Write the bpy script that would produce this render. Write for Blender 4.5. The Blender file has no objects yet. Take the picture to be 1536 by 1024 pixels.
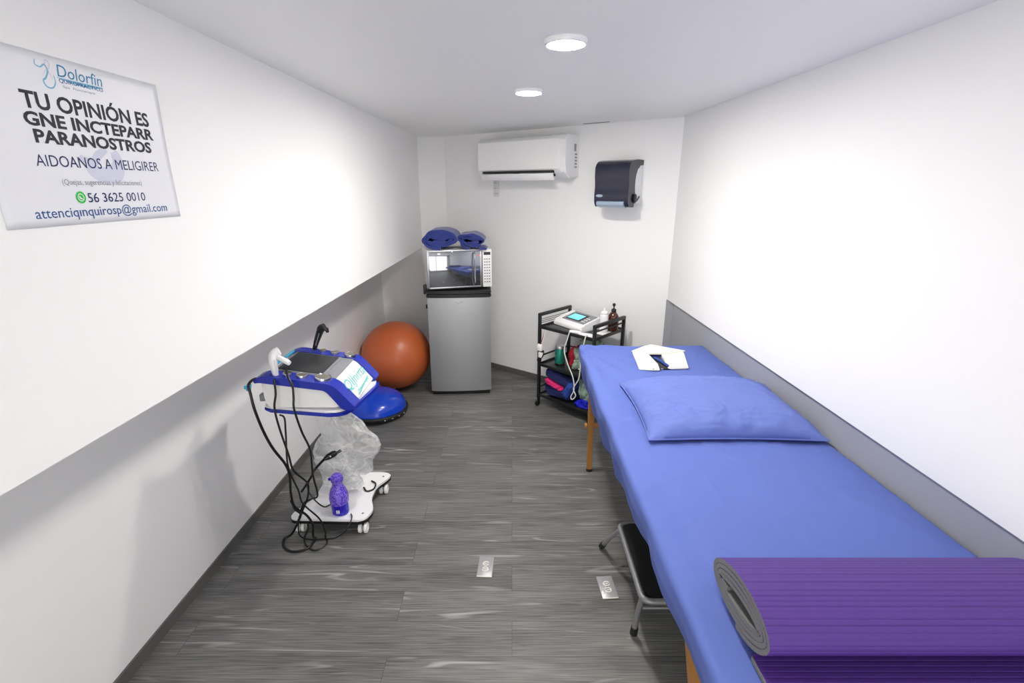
import bpy, bmesh, math, random
from mathutils import Vector, Matrix, noise
random.seed(7)
PI = math.pi
sc = bpy.context.scene
COL = sc.collection
R = math.radians

# ------------------------------------------------------------------ materials
def srgb(r, g, b):
    f = lambda c: (c/255/12.92) if c/255 <= .04045 else ((c/255+.055)/1.055)**2.4
    return (f(r), f(g), f(b), 1)
def mat(name, col, rough=.5, metal=0, bump=None, var=None, **kw):
    m = bpy.data.materials.new(name); m.use_nodes = True
    nt = m.node_tree; b = nt.nodes['Principled BSDF']
    b.inputs['Base Color'].default_value = srgb(*col)
    b.inputs['Roughness'].default_value = rough
    b.inputs['Metallic'].default_value = metal
    for k, v in kw.items(): b.inputs[k.replace('_', ' ')].default_value = v
    tc = nt.nodes.new('ShaderNodeTexCoord')
    if bump:
        sc_, st, di = bump
        n = nt.nodes.new('ShaderNodeTexNoise'); n.inputs['Scale'].default_value = sc_; n.inputs['Detail'].default_value = 3
        bp = nt.nodes.new('ShaderNodeBump'); bp.inputs['Strength'].default_value = st; bp.inputs['Distance'].default_value = di
        nt.links.new(tc.outputs['Object'], n.inputs['Vector'])
        nt.links.new(n.outputs['Fac'], bp.inputs['Height']); nt.links.new(bp.outputs['Normal'], b.inputs['Normal'])
    if var:
        sc_, amt = var
        n = nt.nodes.new('ShaderNodeTexNoise'); n.inputs['Scale'].default_value = sc_; n.inputs['Detail'].default_value = 4
        mx = nt.nodes.new('ShaderNodeMix'); mx.data_type = 'RGBA'
        c = srgb(*col)
        mx.inputs['A'].default_value = tuple(x*(1-amt) for x in c[:3])+(1,)
        mx.inputs['B'].default_value = tuple(min(1, x*(1+amt)) for x in c[:3])+(1,)
        nt.links.new(tc.outputs['Object'], n.inputs['Vector'])
        nt.links.new(n.outputs['Fac'], mx.inputs['Factor']); nt.links.new(mx.outputs['Result'], b.inputs['Base Color'])
    return m
M = {}
M['wall'] = mat('wall_paint', (240, 240, 240), .75, bump=(260, .12, .002))
M['wall_low'] = mat('lower_wall_paint', (236, 236, 237), .5, bump=(120, .08, .002))
M['wall_grey'] = mat('grey_lower_paint', (158, 160, 166), .5)
M['ceiling'] = mat('ceiling_paint', (241, 241, 240), .5, bump=(5, .05, .01))
M['base'] = mat('baseboard_vinyl', (92, 92, 90), .55, var=(14, .12))
M['white_gloss'] = mat('white_plastic', (236, 236, 238), .28)
M['white_matte'] = mat('white_satin_plastic', (238, 238, 237), .5)
M['black'] = mat('black_plastic', (18, 18, 20), .35)
M['black_rubber'] = mat('black_rubber', (20, 20, 21), .65)
M['black_metal'] = mat('black_coated_metal', (24, 25, 28), .38, bump=(300, .05, .001))
M['shelf'] = mat('shelf_plastic', (34, 36, 38), .28)
M['blue_gloss'] = mat('royal_blue_plastic', (20, 40, 160), .25)
M['cyan'] = mat('cyan_plastic', (60, 165, 205), .3)
M['grey_panel'] = mat('grey_panel', (128, 130, 136), .4)
M['screen'] = mat('dark_screen', (38, 40, 43), .45)
M['steel'] = mat('brushed_steel', (186, 187, 190), .34, 1)
M['chrome'] = mat('chrome', (205, 206, 208), .18, 1)
M['disc'] = mat('probe_metal', (140, 134, 124), .35, .8)
M['mirror'] = mat('mirror_door_glass', (150, 153, 162), .05, .9)
M['orange'] = mat('orange_vinyl', (190, 96, 52), .36, bump=(200, .04, .001))
M['bosu'] = mat('blue_dome_vinyl', (18, 66, 196), .2)
M['towel'] = mat('navy_towel', (40, 53, 124), .95, bump=(220, .5, .004))
M['towel'].node_tree.nodes['Principled BSDF'].inputs['Sheen Weight'].default_value = .3
M['sheet'] = mat('blue_sheet', (89, 108, 181), .85, bump=(420, .12, .001), var=(3, .05))
M['pillow'] = mat('blue_pillowcase', (99, 116, 186), .85, bump=(420, .12, .001), var=(5, .05))
M['cream'] = mat('cream_cloth', (240, 238, 224), .8, bump=(150, .1, .002))
M['mat_purple'] = mat('purple_foam', (74, 42, 128), .62, bump=(500, .35, .001), var=(40, .1))
M['mat_grey'] = mat('grey_foam', (112, 112, 112), .85, bump=(500, .4, .001), var=(200, .12))
M['wood'] = mat('honey_wood', (168, 118, 62), .45, var=(18, .2))
M['tube'] = mat('grey_tube', (150, 150, 154), .38, .5)
M['tread'] = mat('black_tread', (14, 17, 22), .42, bump=(160, .3, .002))
M['plate'] = mat('outlet_plate', (168, 166, 170), .38, .35)
M['plate_light'] = mat('receptacle_ivory', (232, 230, 222), .4)
M['smoke'] = mat('smoked_cover', (36, 38, 56), .22)
M['disp_white'] = mat('pale_plastic', (226, 228, 232), .3)
M['disp_silver'] = mat('silver_blue_plastic', (160, 178, 196), .3, .35)
M['amber'] = mat('amber_glass', (70, 30, 12), .12, Coat_Weight=.5)
M['green'] = mat('green_enamel', (28, 122, 104), .25, .3)
M['red'] = mat('red_cloth', (190, 36, 56), .7, bump=(90, .5, .006))
M['navy'] = mat('navy_cloth', (18, 28, 84), .85, bump=(90, .5, .006))
M['navy2'] = mat('blue_cloth', (32, 66, 150), .85, bump=(90, .5, .006))
M['pink'] = mat('pink_cloth', (214, 36, 112), .8, bump=(90, .4, .006))
M['bluebag'] = mat('bright_blue_plastic', (18, 26, 190), .35)
M['ink_dark'] = mat('poster_ink_charcoal', (52, 52, 60), .8)
M['ink_blue'] = mat('poster_ink_navy', (40, 48, 96), .8)
M['ink_mid'] = mat('poster_ink_blue', (46, 84, 140), .8)
M['ink_teal'] = mat('poster_ink_teal', (60, 140, 178), .8)
M['ink_grey'] = mat('poster_ink_grey', (140, 142, 154), .8)
M['ink_pale'] = mat('poster_ink_pale', (206, 208, 226), .8)
M['ink_band'] = mat('poster_ink_band', (132, 186, 214), .8)
M['ink_green'] = mat('poster_ink_green', (50, 186, 70), .7)
M['teal_print'] = mat('teal_print', (84, 178, 170), .5)
M['poster'] = mat('poster_vinyl', (226, 227, 233), .38, bump=(160, .06, .001))
M['label_grey'] = mat('label_grey', (150, 150, 154), .5)
M['cable'] = mat('black_cable', (12, 12, 13), .4)
M['cable_white'] = mat('white_cable', (226, 226, 222), .4)
M['copper'] = mat('red_wire', (170, 90, 70), .5)
M['lcd'] = mat('lcd_glow', (110, 214, 226), .3, Emission_Color=srgb(110, 214, 226), Emission_Strength=.45)
M['led_red'] = mat('led_glow', (255, 90, 70), .3, Emission_Color=srgb(255, 90, 70), Emission_Strength=2.0)
M['lamp'] = mat('lamp_diffuser', (255, 255, 255), .4, Emission_Color=(1, .955, .89, 1), Emission_Strength=320.0)
M['lamp_far'] = mat('lamp_diffuser_far', (255, 255, 255), .4, Emission_Color=(1, .955, .89, 1), Emission_Strength=520.0)
M['lamp_added_dim'] = mat('added_lamp_diffuser_dimmer', (255, 255, 255), .4, Emission_Color=(1, .955, .89, 1), Emission_Strength=80.0)  # weaker emission of the two added lamps out of view
M['tag_paper'] = mat('tag_paper', (222, 222, 226), .6)

def fabric_clear(name, col, alpha, holes=None):
    m = bpy.data.materials.new(name); m.use_nodes = True
    nt = m.node_tree; b = nt.nodes['Principled BSDF']
    b.inputs['Base Color'].default_value = srgb(*col); b.inputs['Roughness'].default_value = .35
    tc = nt.nodes.new('ShaderNodeTexCoord'); n = nt.nodes.new('ShaderNodeTexNoise')
    n.inputs['Scale'].default_value = holes or 9; n.inputs['Detail'].default_value = 3
    mr = nt.nodes.new('ShaderNodeMapRange')
    mr.inputs['From Min'].default_value = .38; mr.inputs['From Max'].default_value = .62
    mr.inputs['To Min'].default_value = alpha*.65; mr.inputs['To Max'].default_value = min(1, alpha*1.35)
    nt.links.new(tc.outputs['Object'], n.inputs['Vector']); nt.links.new(n.outputs['Fac'], mr.inputs['Value'])
    vo = nt.nodes.new('ShaderNodeTexVoronoi'); vo.feature = 'DISTANCE_TO_EDGE'; vo.inputs['Scale'].default_value = 7
    dn = nt.nodes.new('ShaderNodeTexNoise'); dn.inputs['Scale'].default_value = 7; dn.inputs['Detail'].default_value = 2
    va_ = nt.nodes.new('ShaderNodeVectorMath'); va_.operation = 'MULTIPLY_ADD'; va_.inputs[1].default_value = (.35, .35, .35)
    nt.links.new(tc.outputs['Object'], dn.inputs['Vector']); nt.links.new(dn.outputs['Color'], va_.inputs[0]); nt.links.new(tc.outputs['Object'], va_.inputs[2])
    nt.links.new(va_.outputs['Vector'], vo.inputs['Vector'])
    cr = nt.nodes.new('ShaderNodeMapRange'); cr.inputs['From Min'].default_value = .0; cr.inputs['From Max'].default_value = .10
    cr.inputs['To Min'].default_value = .32; cr.inputs['To Max'].default_value = 0
    nt.links.new(vo.outputs['Distance'], cr.inputs['Value'])
    ad = nt.nodes.new('ShaderNodeMath'); ad.operation = 'ADD'; ad.use_clamp = True
    nt.links.new(mr.outputs['Result'], ad.inputs[0]); nt.links.new(cr.outputs['Result'], ad.inputs[1])
    nt.links.new(ad.outputs[0], b.inputs['Alpha'])
    return m
M['film'] = fabric_clear('translucent_plastic_film', (236, 237, 237), .42)
M['film_green'] = fabric_clear('translucent_green_film', (150, 176, 158), .7)

def brushed():
    m = M['steel']; nt = m.node_tree; b = nt.nodes['Principled BSDF']
    tc = nt.nodes.new('ShaderNodeTexCoord'); mp = nt.nodes.new('ShaderNodeMapping')
    mp.inputs['Scale'].default_value = (3, 3, 420)
    n = nt.nodes.new('ShaderNodeTexNoise'); n.inputs['Scale'].default_value = 1.0; n.inputs['Detail'].default_value = 4
    mr = nt.nodes.new('ShaderNodeMapRange'); mr.inputs['To Min'].default_value = .24; mr.inputs['To Max'].default_value = .46
    nt.links.new(tc.outputs['Object'], mp.inputs['Vector']); nt.links.new(mp.outputs['Vector'], n.inputs['Vector'])
    nt.links.new(n.outputs['Fac'], mr.inputs['Value']); nt.links.new(mr.outputs['Result'], b.inputs['Roughness'])
brushed()

def floor_mat():
    m = bpy.data.materials.new('grey_wood_planks'); m.use_nodes = True
    nt = m.node_tree; N = nt.nodes; Lk = nt.links.new; b = N['Principled BSDF']
    tc = N.new('ShaderNodeTexCoord')
    br = N.new('ShaderNodeTexBrick')
    br.inputs['Scale'].default_value = 1; br.inputs['Brick Width'].default_value = 1.22; br.inputs['Row Height'].default_value = .152
    br.inputs['Mortar Size'].default_value = .0009; br.inputs['Mortar Smooth'].default_value = .1
    br.inputs['Color1'].default_value = (0, 0, 0, 1); br.inputs['Color2'].default_value = (1, 1, 1, 1)
    br.offset = .37; br.offset_frequency = 2
    Lk(tc.outputs['Object'], br.inputs['Vector'])
    # plank id shifts the grain
    sh = N.new('ShaderNodeVectorMath'); sh.operation = 'MULTIPLY'; sh.inputs[1].default_value = (7.3, 3.1, 0)
    Lk(br.outputs['Color'], sh.inputs[0])
    ad = N.new('ShaderNodeVectorMath'); ad.operation = 'ADD'
    Lk(tc.outputs['Object'], ad.inputs[0]); Lk(sh.outputs['Vector'], ad.inputs[1])
    def noi(scale, det, dist=0.0):
        mp = N.new('ShaderNodeMapping'); mp.inputs['Scale'].default_value = scale
        n = N.new('ShaderNodeTexNoise'); n.inputs['Scale'].default_value = 1; n.inputs['Detail'].default_value = det; n.inputs['Distortion'].default_value = dist
        Lk(ad.outputs['Vector'], mp.inputs['Vector']); Lk(mp.outputs['Vector'], n.inputs['Vector']); return n
    fine = noi((6, 230, 1), 6); broad = noi((1.0, 9, 1), 3, .3)
    # cathedral grain : rings of a stretched noise
    ring = noi((.9, 9.5, 1), 2.0, .15)
    mul = N.new('ShaderNodeMath'); mul.operation = 'MULTIPLY'; mul.inputs[1].default_value = 46
    Lk(ring.outputs['Fac'], mul.inputs[0])
    sn = N.new('ShaderNodeMath'); sn.operation = 'SINE'; Lk(mul.outputs[0], sn.inputs[0])
    mr = N.new('ShaderNodeMapRange'); mr.inputs['From Min'].default_value = .72; mr.inputs['From Max'].default_value = 1.0
    Lk(sn.outputs[0], mr.inputs['Value'])
    gate = noi((1.6, 14, 1), 2); gr = N.new('ShaderNodeMapRange'); gr.inputs['From Min'].default_value = .5; gr.inputs['From Max'].default_value = .68
    Lk(gate.outputs['Fac'], gr.inputs['Value'])
    st = N.new('ShaderNodeMath'); st.operation = 'MULTIPLY'; Lk(mr.outputs['Result'], st.inputs[0]); Lk(gr.outputs['Result'], st.inputs[1])
    # base colour
    mix = N.new('ShaderNodeMix'); mix.data_type = 'RGBA'
    mix.inputs['A'].default_value = srgb(70, 70, 69); mix.inputs['B'].default_value = srgb(124, 124, 122)
    f1 = N.new('ShaderNodeMapRange'); f1.inputs['From Min'].default_value = .3; f1.inputs['From Max'].default_value = .72
    Lk(fine.outputs['Fac'], f1.inputs['Value'])
    f2 = N.new('ShaderNodeMath'); f2.operation = 'ADD'
    f3 = N.new('ShaderNodeMapRange'); f3.inputs['From Min'].default_value = .3; f3.inputs['From Max'].default_value = .7; f3.inputs['To Min'].default_value = -.3; f3.inputs['To Max'].default_value = .3
    Lk(broad.outputs['Fac'], f3.inputs['Value'])
    Lk(f1.outputs['Result'], f2.inputs[0]); Lk(f3.outputs['Result'], f2.inputs[1]); f2.use_clamp = True
    Lk(f2.outputs[0], mix.inputs['Factor'])
    m2 = N.new('ShaderNodeMix'); m2.data_type = 'RGBA'; m2.inputs['B'].default_value = srgb(172, 172, 170)
    s2 = N.new('ShaderNodeMath'); s2.operation = 'MULTIPLY'; s2.inputs[1].default_value = .75; Lk(st.outputs[0], s2.inputs[0])
    Lk(s2.outputs[0], m2.inputs['Factor']); Lk(mix.outputs['Result'], m2.inputs['A'])
    m3 = N.new('ShaderNodeMix'); m3.data_type = 'RGBA'; m3.inputs['B'].default_value = srgb(48, 48, 47)
    fm = N.new('ShaderNodeMath'); fm.operation = 'MULTIPLY'; fm.inputs[1].default_value = .8; Lk(br.outputs['Fac'], fm.inputs[0])
    Lk(fm.outputs[0], m3.inputs['Factor']); Lk(m2.outputs['Result'], m3.inputs['A'])
    Lk(m3.outputs['Result'], b.inputs['Base Color'])
    b.inputs['Roughness'].default_value = .46
    bp = N.new('ShaderNodeBump'); bp.inputs['Strength'].default_value = .15; bp.inputs['Distance'].default_value = .002
    Lk(fine.outputs['Fac'], bp.inputs['Height']); Lk(bp.outputs['Normal'], b.inputs['Normal'])
    return m
M['floor'] = floor_mat()
def wrinkle(k, scale, dist, st=.6):
    m = M[k]; nt = m.node_tree; N = nt.nodes; b = N['Principled BSDF']
    tc = N.new('ShaderNodeTexCoord'); mp = N.new('ShaderNodeMapping'); mp.inputs['Scale'].default_value = (1, .55, 1); mp.inputs['Rotation'].default_value = (0, 0, .5)
    n = N.new('ShaderNodeTexNoise'); n.inputs['Scale'].default_value = scale; n.inputs['Detail'].default_value = 3; n.inputs['Distortion'].default_value = 1.2
    try: n.noise_type = 'RIDGED_MULTIFRACTAL'
    except Exception: pass
    bp = N.new('ShaderNodeBump'); bp.inputs['Strength'].default_value = st; bp.inputs['Distance'].default_value = dist
    nt.links.new(tc.outputs['Object'], mp.inputs['Vector']); nt.links.new(mp.outputs['Vector'], n.inputs['Vector']); nt.links.new(n.outputs['Fac'], bp.inputs['Height'])
    old = b.inputs['Normal'].links[0].from_node
    nt.links.new(bp.outputs['Normal'], old.inputs['Normal'])
wrinkle('sheet', 3.2, .014, .8); wrinkle('pillow', 4.5, .022, .9); wrinkle('towel', 9, .012, .8); wrinkle('cream', 7, .006, .5)

def bubble_mat():
    m = mat('bubble_wrapped_violet', (58, 40, 190), .18)
    nt = m.node_tree; N = nt.nodes; b = N['Principled BSDF']; tc = N.new('ShaderNodeTexCoord')
    v = N.new('ShaderNodeTexVoronoi'); v.inputs['Scale'].default_value = 130
    mr = N.new('ShaderNodeMapRange'); mr.inputs['From Min'].default_value = .25; mr.inputs['From Max'].default_value = .6
    mx = N.new('ShaderNodeMix'); mx.data_type = 'RGBA'; mx.inputs['A'].default_value = srgb(56, 34, 180); mx.inputs['B'].default_value = srgb(128, 104, 214)
    nt.links.new(tc.outputs['Object'], v.inputs['Vector']); nt.links.new(v.outputs['Distance'], mr.inputs['Value'])
    nt.links.new(mr.outputs['Result'], mx.inputs['Factor']); nt.links.new(mx.outputs['Result'], b.inputs['Base Color'])
    bp = N.new('ShaderNodeBump'); bp.inputs['Strength'].default_value = .5; bp.inputs['Distance'].default_value = .003
    nt.links.new(v.outputs['Distance'], bp.inputs['Height']); nt.links.new(bp.outputs['Normal'], b.inputs['Normal'])
    return m
M['bubble'] = bubble_mat()
M['violet'] = mat('violet_liquid_bottle', (34, 22, 178), .15)

# ------------------------------------------------------------------ mesh helpers
def finish(name, bm, m, parent=None, smooth=True, angle=35):
    bmesh.ops.recalc_face_normals(bm, faces=bm.faces)
    me = bpy.data.meshes.new(name); bm.to_mesh(me); bm.free()
    if m: me.materials.append(M[m] if isinstance(m, str) else m)
    if smooth:
        for p in me.polygons: p.use_smooth = True
        try: me.set_sharp_from_angle(angle=R(angle))
        except Exception: pass
    o = bpy.data.objects.new(name, me); COL.objects.link(o)
    if parent: o.parent = parent
    return o
def tag(o, label, cat, group=None, kind=None):
    if label: o['label'] = label
    if cat: o['category'] = cat
    if group: o['group'] = group
    if kind: o['kind'] = kind
    return o
def empty(name, loc=(0, 0, 0), rz=0.0):
    o = bpy.data.objects.new(name, None); COL.objects.link(o); o.location = loc; o.rotation_euler = (0, 0, rz)
    o.empty_display_size = .05
    return o
def bm_box(bm, c, s, bev=0.0, seg=2, mtx=None):
    r = bmesh.ops.create_cube(bm, size=1)
    vs = r['verts']
    bmesh.ops.scale(bm, vec=s, verts=vs)
    if bev > 0:
        es = list({e for v in vs for e in v.link_edges})
        rb = bmesh.ops.bevel(bm, geom=es, offset=bev, segments=seg, affect='EDGES', profile=.5)
        vs = list({v for f in rb['faces'] for v in f.verts} | {v for v in vs if v.is_valid})
    bmesh.ops.translate(bm, vec=c, verts=vs)
    if mtx is not None: bmesh.ops.transform(bm, matrix=mtx, verts=vs)
    return vs
def box(name, c, s, m, parent=None, bev=0.0, seg=2, rot=None):
    bm = bmesh.new()
    mt = None
    if rot is not None:
        mt = Matrix.Translation(c) @ rot.to_4x4(); bm_box(bm, (0, 0, 0), s, bev, seg, mt)
    else: bm_box(bm, c, s, bev, seg)
    return finish(name, bm, m, parent)
def lathe_bm(bm, prof, loc=(0, 0, 0), seg=32, mtx=None):
    rings = []
    for r, z in prof:
        if r < 1e-6: rings.append([bm.verts.new((0, 0, z))])
        else: rings.append([bm.verts.new((r*math.cos(2*PI*k/seg), r*math.sin(2*PI*k/seg), z)) for k in range(seg)])
    for a, b in zip(rings, rings[1:]):
        for k in range(seg):
            k2 = (k+1) % seg
            if len(a) == 1 and len(b) == 1: break
            if len(a) == 1: bm.faces.new((a[0], b[k], b[k2]))
            elif len(b) == 1: bm.faces.new((a[k], a[k2], b[0]))
            else: bm.faces.new((a[k], a[k2], b[k2], b[k]))
    for rg in (rings[0], rings[-1]):
        if len(rg) > 2: bm.faces.new(rg)
    vs = [v for rg in rings for v in rg]
    mt = Matrix.Translation(loc) @ (mtx.to_4x4() if mtx is not None else Matrix.Identity(4))
    bmesh.ops.transform(bm, matrix=mt, verts=vs)
    return vs
def lathe(name, prof, loc, m, parent=None, seg=32, mtx=None, angle=35):
    bm = bmesh.new(); lathe_bm(bm, prof, loc, seg, mtx); return finish(name, bm, m, parent, angle=angle)
def catmull(P, n=6, closed=False):
    P = [Vector(p) for p in P]; out = []
    if len(P) < 3: return P
    for i in range(len(P)-1):
        p0 = P[max(i-1, 0)]; p1 = P[i]; p2 = P[i+1]; p3 = P[min(i+2, len(P)-1)]
        for k in range(n):
            t = k/n
            out.append(.5*((2*p1)+(-p0+p2)*t+(2*p0-5*p1+4*p2-p3)*t*t+(-p0+3*p1-3*p2+p3)*t**3))
    out.append(P[-1]); return out
def tube_bm(bm, P, r, seg=8, closed=False):
    P = [Vector(p) for p in P]; n = len(P); rings = []
    up = Vector((0, 0, 1)); prev = None
    for i, p in enumerate(P):
        if closed: t = (P[(i+1) % n]-P[i-1])
        else: t = P[min(i+1, n-1)]-P[max(i-1, 0)]
        if t.length < 1e-9: t = Vector((0, 0, 1))
        t.normalize()
        if prev is None:
            a = t.cross(up)
            if a.length < .05: a = t.cross(Vector((1, 0, 0)))
        else: a = prev-t*prev.dot(t)
        if a.length < 1e-6: a = t.orthogonal()
        a.normalize(); prev = a; b = t.cross(a)
        rr = r[i] if isinstance(r, (list, tuple)) else r
        rings.append([bm.verts.new(p+a*rr*math.cos(2*PI*k/seg)+b*rr*math.sin(2*PI*k/seg)) for k in range(seg)])
    pairs = list(zip(rings, rings[1:]))
    if closed: pairs.append((rings[-1], rings[0]))
    for A, B in pairs:
        for k in range(seg): bm.faces.new((A[k], A[(k+1) % seg], B[(k+1) % seg], B[k]))
    if not closed: bm.faces.new(rings[0]); bm.faces.new(rings[-1])
def tube(name, P, r, m, parent=None, seg=8, closed=False):
    bm = bmesh.new(); tube_bm(bm, P, r, seg, closed); return finish(name, bm, m, parent)
def prism(name, pts, h0, h1, m, parent=None, bev=0.0, axis='Z', seg=2):
    """outline pts in a plane, extruded between h0 and h1 along the axis"""
    bm = bmesh.new()
    def P(a, b, h): return {'Z': (a, b, h), 'Y': (a, h, b), 'X': (h, a, b)}[axis]
    A = [bm.verts.new(P(a, b, h0)) for a, b in pts]; B = [bm.verts.new(P(a, b, h1)) for a, b in pts]
    n = len(pts); f0 = bm.faces.new(A); f1 = bm.faces.new(B)
    for i in range(n): bm.faces.new((A[i], A[(i+1) % n], B[(i+1) % n], B[i]))
    if bev > 0:
        es = [e for e in bm.edges if (e in f0.edges or e in f1.edges)]
        bmesh.ops.bevel(bm, geom=es, offset=bev, segments=seg, affect='EDGES')
    return finish(name, bm, m, parent)
def rounded(pts, r, n=5):
    out = []; N_ = len(pts)
    for i in range(N_):
        p = Vector(pts[i]); a = (Vector(pts[i-1])-p); b = (Vector(pts[(i+1) % N_])-p)
        rr = r[i] if isinstance(r, (list, tuple)) else r
        rr = min(rr, a.length*.45, b.length*.45)
        A = p+a.normalized()*rr; B = p+b.normalized()*rr
        for k in range(n+1):
            t = k/n; q = A*(1-t)**2+p*2*t*(1-t)+B*t*t; out.append((q.x, q.y))
    return out
def grid(name, nu, nv, fn, m, parent=None, thick=0.0, angle=80):
    bm = bmesh.new()
    V = [[bm.verts.new(fn(i/(nu-1), j/(nv-1))) for j in range(nv)] for i in range(nu)]
    for i in range(nu-1):
        for j in range(nv-1): bm.faces.new((V[i][j], V[i+1][j], V[i+1][j+1], V[i][j+1]))
    o = finish(name, bm, m, parent, angle=angle)
    if thick:
        s = o.modifiers.new('thickness', 'SOLIDIFY'); s.thickness = thick; s.offset = -1
    return o
def text(name, body, m, p0, right, up, width, height, parent=None, bold=0.0, shear=0.0, depth=.0006):
    """lettering: lower left corner at p0, reading along right, fitted to width and height"""
    cu = bpy.data.curves.new(name, 'FONT'); cu.body = body; cu.offset = bold; cu.shear = shear; cu.extrude = 0; cu.resolution_u = 3
    tmp = bpy.data.objects.new('tmp', cu); COL.objects.link(tmp)
    dg = bpy.context.evaluated_depsgraph_get(); dg.update()
    me = bpy.data.meshes.new_from_object(tmp.evaluated_get(dg))
    COL.objects.unlink(tmp); bpy.data.objects.remove(tmp); bpy.data.curves.remove(cu)
    xs = [v.co.x for v in me.vertices]; ys = [v.co.y for v in me.vertices]
    x0, x1 = min(xs), max(xs); y0, y1 = min(ys), max(ys)
    rt = Vector(right).normalized(); u = Vector(up).normalized(); n = rt.cross(u)
    for v in me.vertices:
        a = (v.co.x-x0)/(x1-x0)*width; b = (v.co.y-y0)/(y1-y0)*height
        v.co = Vector(p0)+rt*a+u*b+n*depth
    me.materials.clear(); me.materials.append(M[m])
    o = bpy.data.objects.new(name, me); COL.objects.link(o)
    if parent: o.parent = parent
    return o
def nz(x, y, z=0.0, s=1.0): return noise.noise(Vector((x*s, y*s, z*s)))

# ------------------------------------------------------------------ the room
CZ = 2.053
YB = -1.5
def xl_up(y): return -.947+.0223*y          # face of the overhanging upper left wall
def xl_lo(y): return xl_up(y)-.408          # recessed lower left wall
def xr_up(y): return 1.098+(3.418-y)*.0383
def xr_lo(y): return xr_up(y)+.0025+.008*max(0, y-1)
WA = Vector((-.601, 4.698)); WD = Vector((1.699, -1.28)).normalized(); WN = Vector((-WD.y, WD.x))*-1   # oblique back wall, WN into the room
def wp(s, o, z): p = WA+WD*s+WN*o; return (p.x, p.y, z)
def quadprism(name, quad, z0, z1, m, kind='structure', mz=None):
    bm = bmesh.new()
    zb = mz or [(z0, z1)]*4
    A = [bm.verts.new((x, y, zz[0])) for (x, y), zz in zip(quad, zb)]; B = [bm.verts.new((x, y, zz[1])) for (x, y), zz in zip(quad, zb)]
    bm.faces.new(A); bm.faces.new(B)
    for i in range(4): bm.faces.new((A[i], A[(i+1) % 4], B[(i+1) % 4], B[i]))
    o = finish(name, bm, m, smooth=False)
    if kind: o['kind'] = kind
    return o
o = box('floor', (0, 1.75, -.05), (3.6, 7.4, .1), 'floor'); o['kind'] = 'structure'
o = box('ceiling', (0, 1.75, CZ+.05), (3.6, 7.4, .1), 'ceiling'); o['kind'] = 'structure'
YE = 4.698
quadprism('wall_left', [(xl_lo(YB), YB), (xl_lo(YE), YE), (xl_lo(YE)-.1, YE), (xl_lo(YB)-.1, YB)], 0, CZ, 'wall_low')
quadprism('wall_left_upper', [(xl_up(YB), YB), (xl_up(YE), YE), (xl_lo(YE), YE), (xl_lo(YB), YB)], 1.086, CZ, 'wall')
quadprism('wall_back_left', [(xl_lo(YE)-.1, YE), (-.601, YE), (-.601, YE+.1), (xl_lo(YE)-.1, YE+.1)], 0, CZ, 'wall')
sE = 2.22
e0 = WA; e1 = WA+WD*sE; b1 = e1-WN*.1; b0 = e0-WN*.1
quadprism('wall_back', [tuple(e0), tuple(e1), tuple(b1), tuple(b0)], 0, CZ, 'wall')
yR = 3.418; yR2 = 3.36
quadprism('wall_right_upper', [(xr_up(YB), YB), (xr_up(yR), yR), (xr_up(yR)+.12, yR2), (xr_up(YB)+.12, YB)], .85, CZ, 'wall',
          mz=[(.80, CZ), (.868, CZ), (.868, CZ), (.80, CZ)])
quadprism('wall_right', [(xr_lo(YB), YB), (xr_lo(3.3), 3.34), (xr_lo(3.3)+.1, 3.34), (xr_lo(YB)+.1, YB)], 0, .95, 'wall_grey')
c0 = Vector((xr_up(yR)-.004, yR)); c1 = c0+WD*.11
quadprism('wall_right_return', [tuple(c0+WN*.006), tuple(c1+WN*.006), tuple(c1-WN*.03), tuple(c0-WN*.03)], 0, .868, 'wall_grey')
# front wall behind the viewpoint with a wide glazed opening, unseen, added for fill light
for nm, c, d in (('wall_front', (-1.32, YB-.05, CZ/2), (.4, .1, CZ)), ('wall_front', (1.25, YB-.05, CZ/2), (.4, .1, CZ)), ('wall_front', (0, YB-.05, CZ-.04), (3.2, .1, .08)), ('wall_front', (0, YB-.05, .05), (3.2, .1, .1))):
    o = box(nm, c, d, 'wall'); o['kind'] = 'structure'
wf = box('fill_opening_1', (-.035, YB-.05, .12), (2.2, .06, .04), 'white_matte'); wf['kind'] = 'structure'  # sill of the added opening that lets world light in as fill
for x in (-1.1, -.035, 1.03): box('fill_opening_frame', (x, YB-.05, 1.055), (.04, .05, 1.83), 'white_matte', wf)
# baseboards
def baseboard(name, a, b, n, h=.05, t=.008):
    a = Vector(a); b = Vector(b); n = Vector(n)*t
    q = [a, b, b+n, a+n]
    return quadprism(name, [tuple(v) for v in q], 0, h, 'base')
baseboard('baseboard_left', (xl_lo(YB), YB), (xl_lo(YE), YE), (1, 0))
baseboard('baseboard_back_left', (xl_lo(YE), YE), (-.601, YE), (0, -1))
baseboard('baseboard_back', WA, WA+WD*2.2, WN)
baseboard('baseboard_right', (xr_lo(YB), YB), (xr_lo(3.3), 3.3), (-1, 0))

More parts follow.
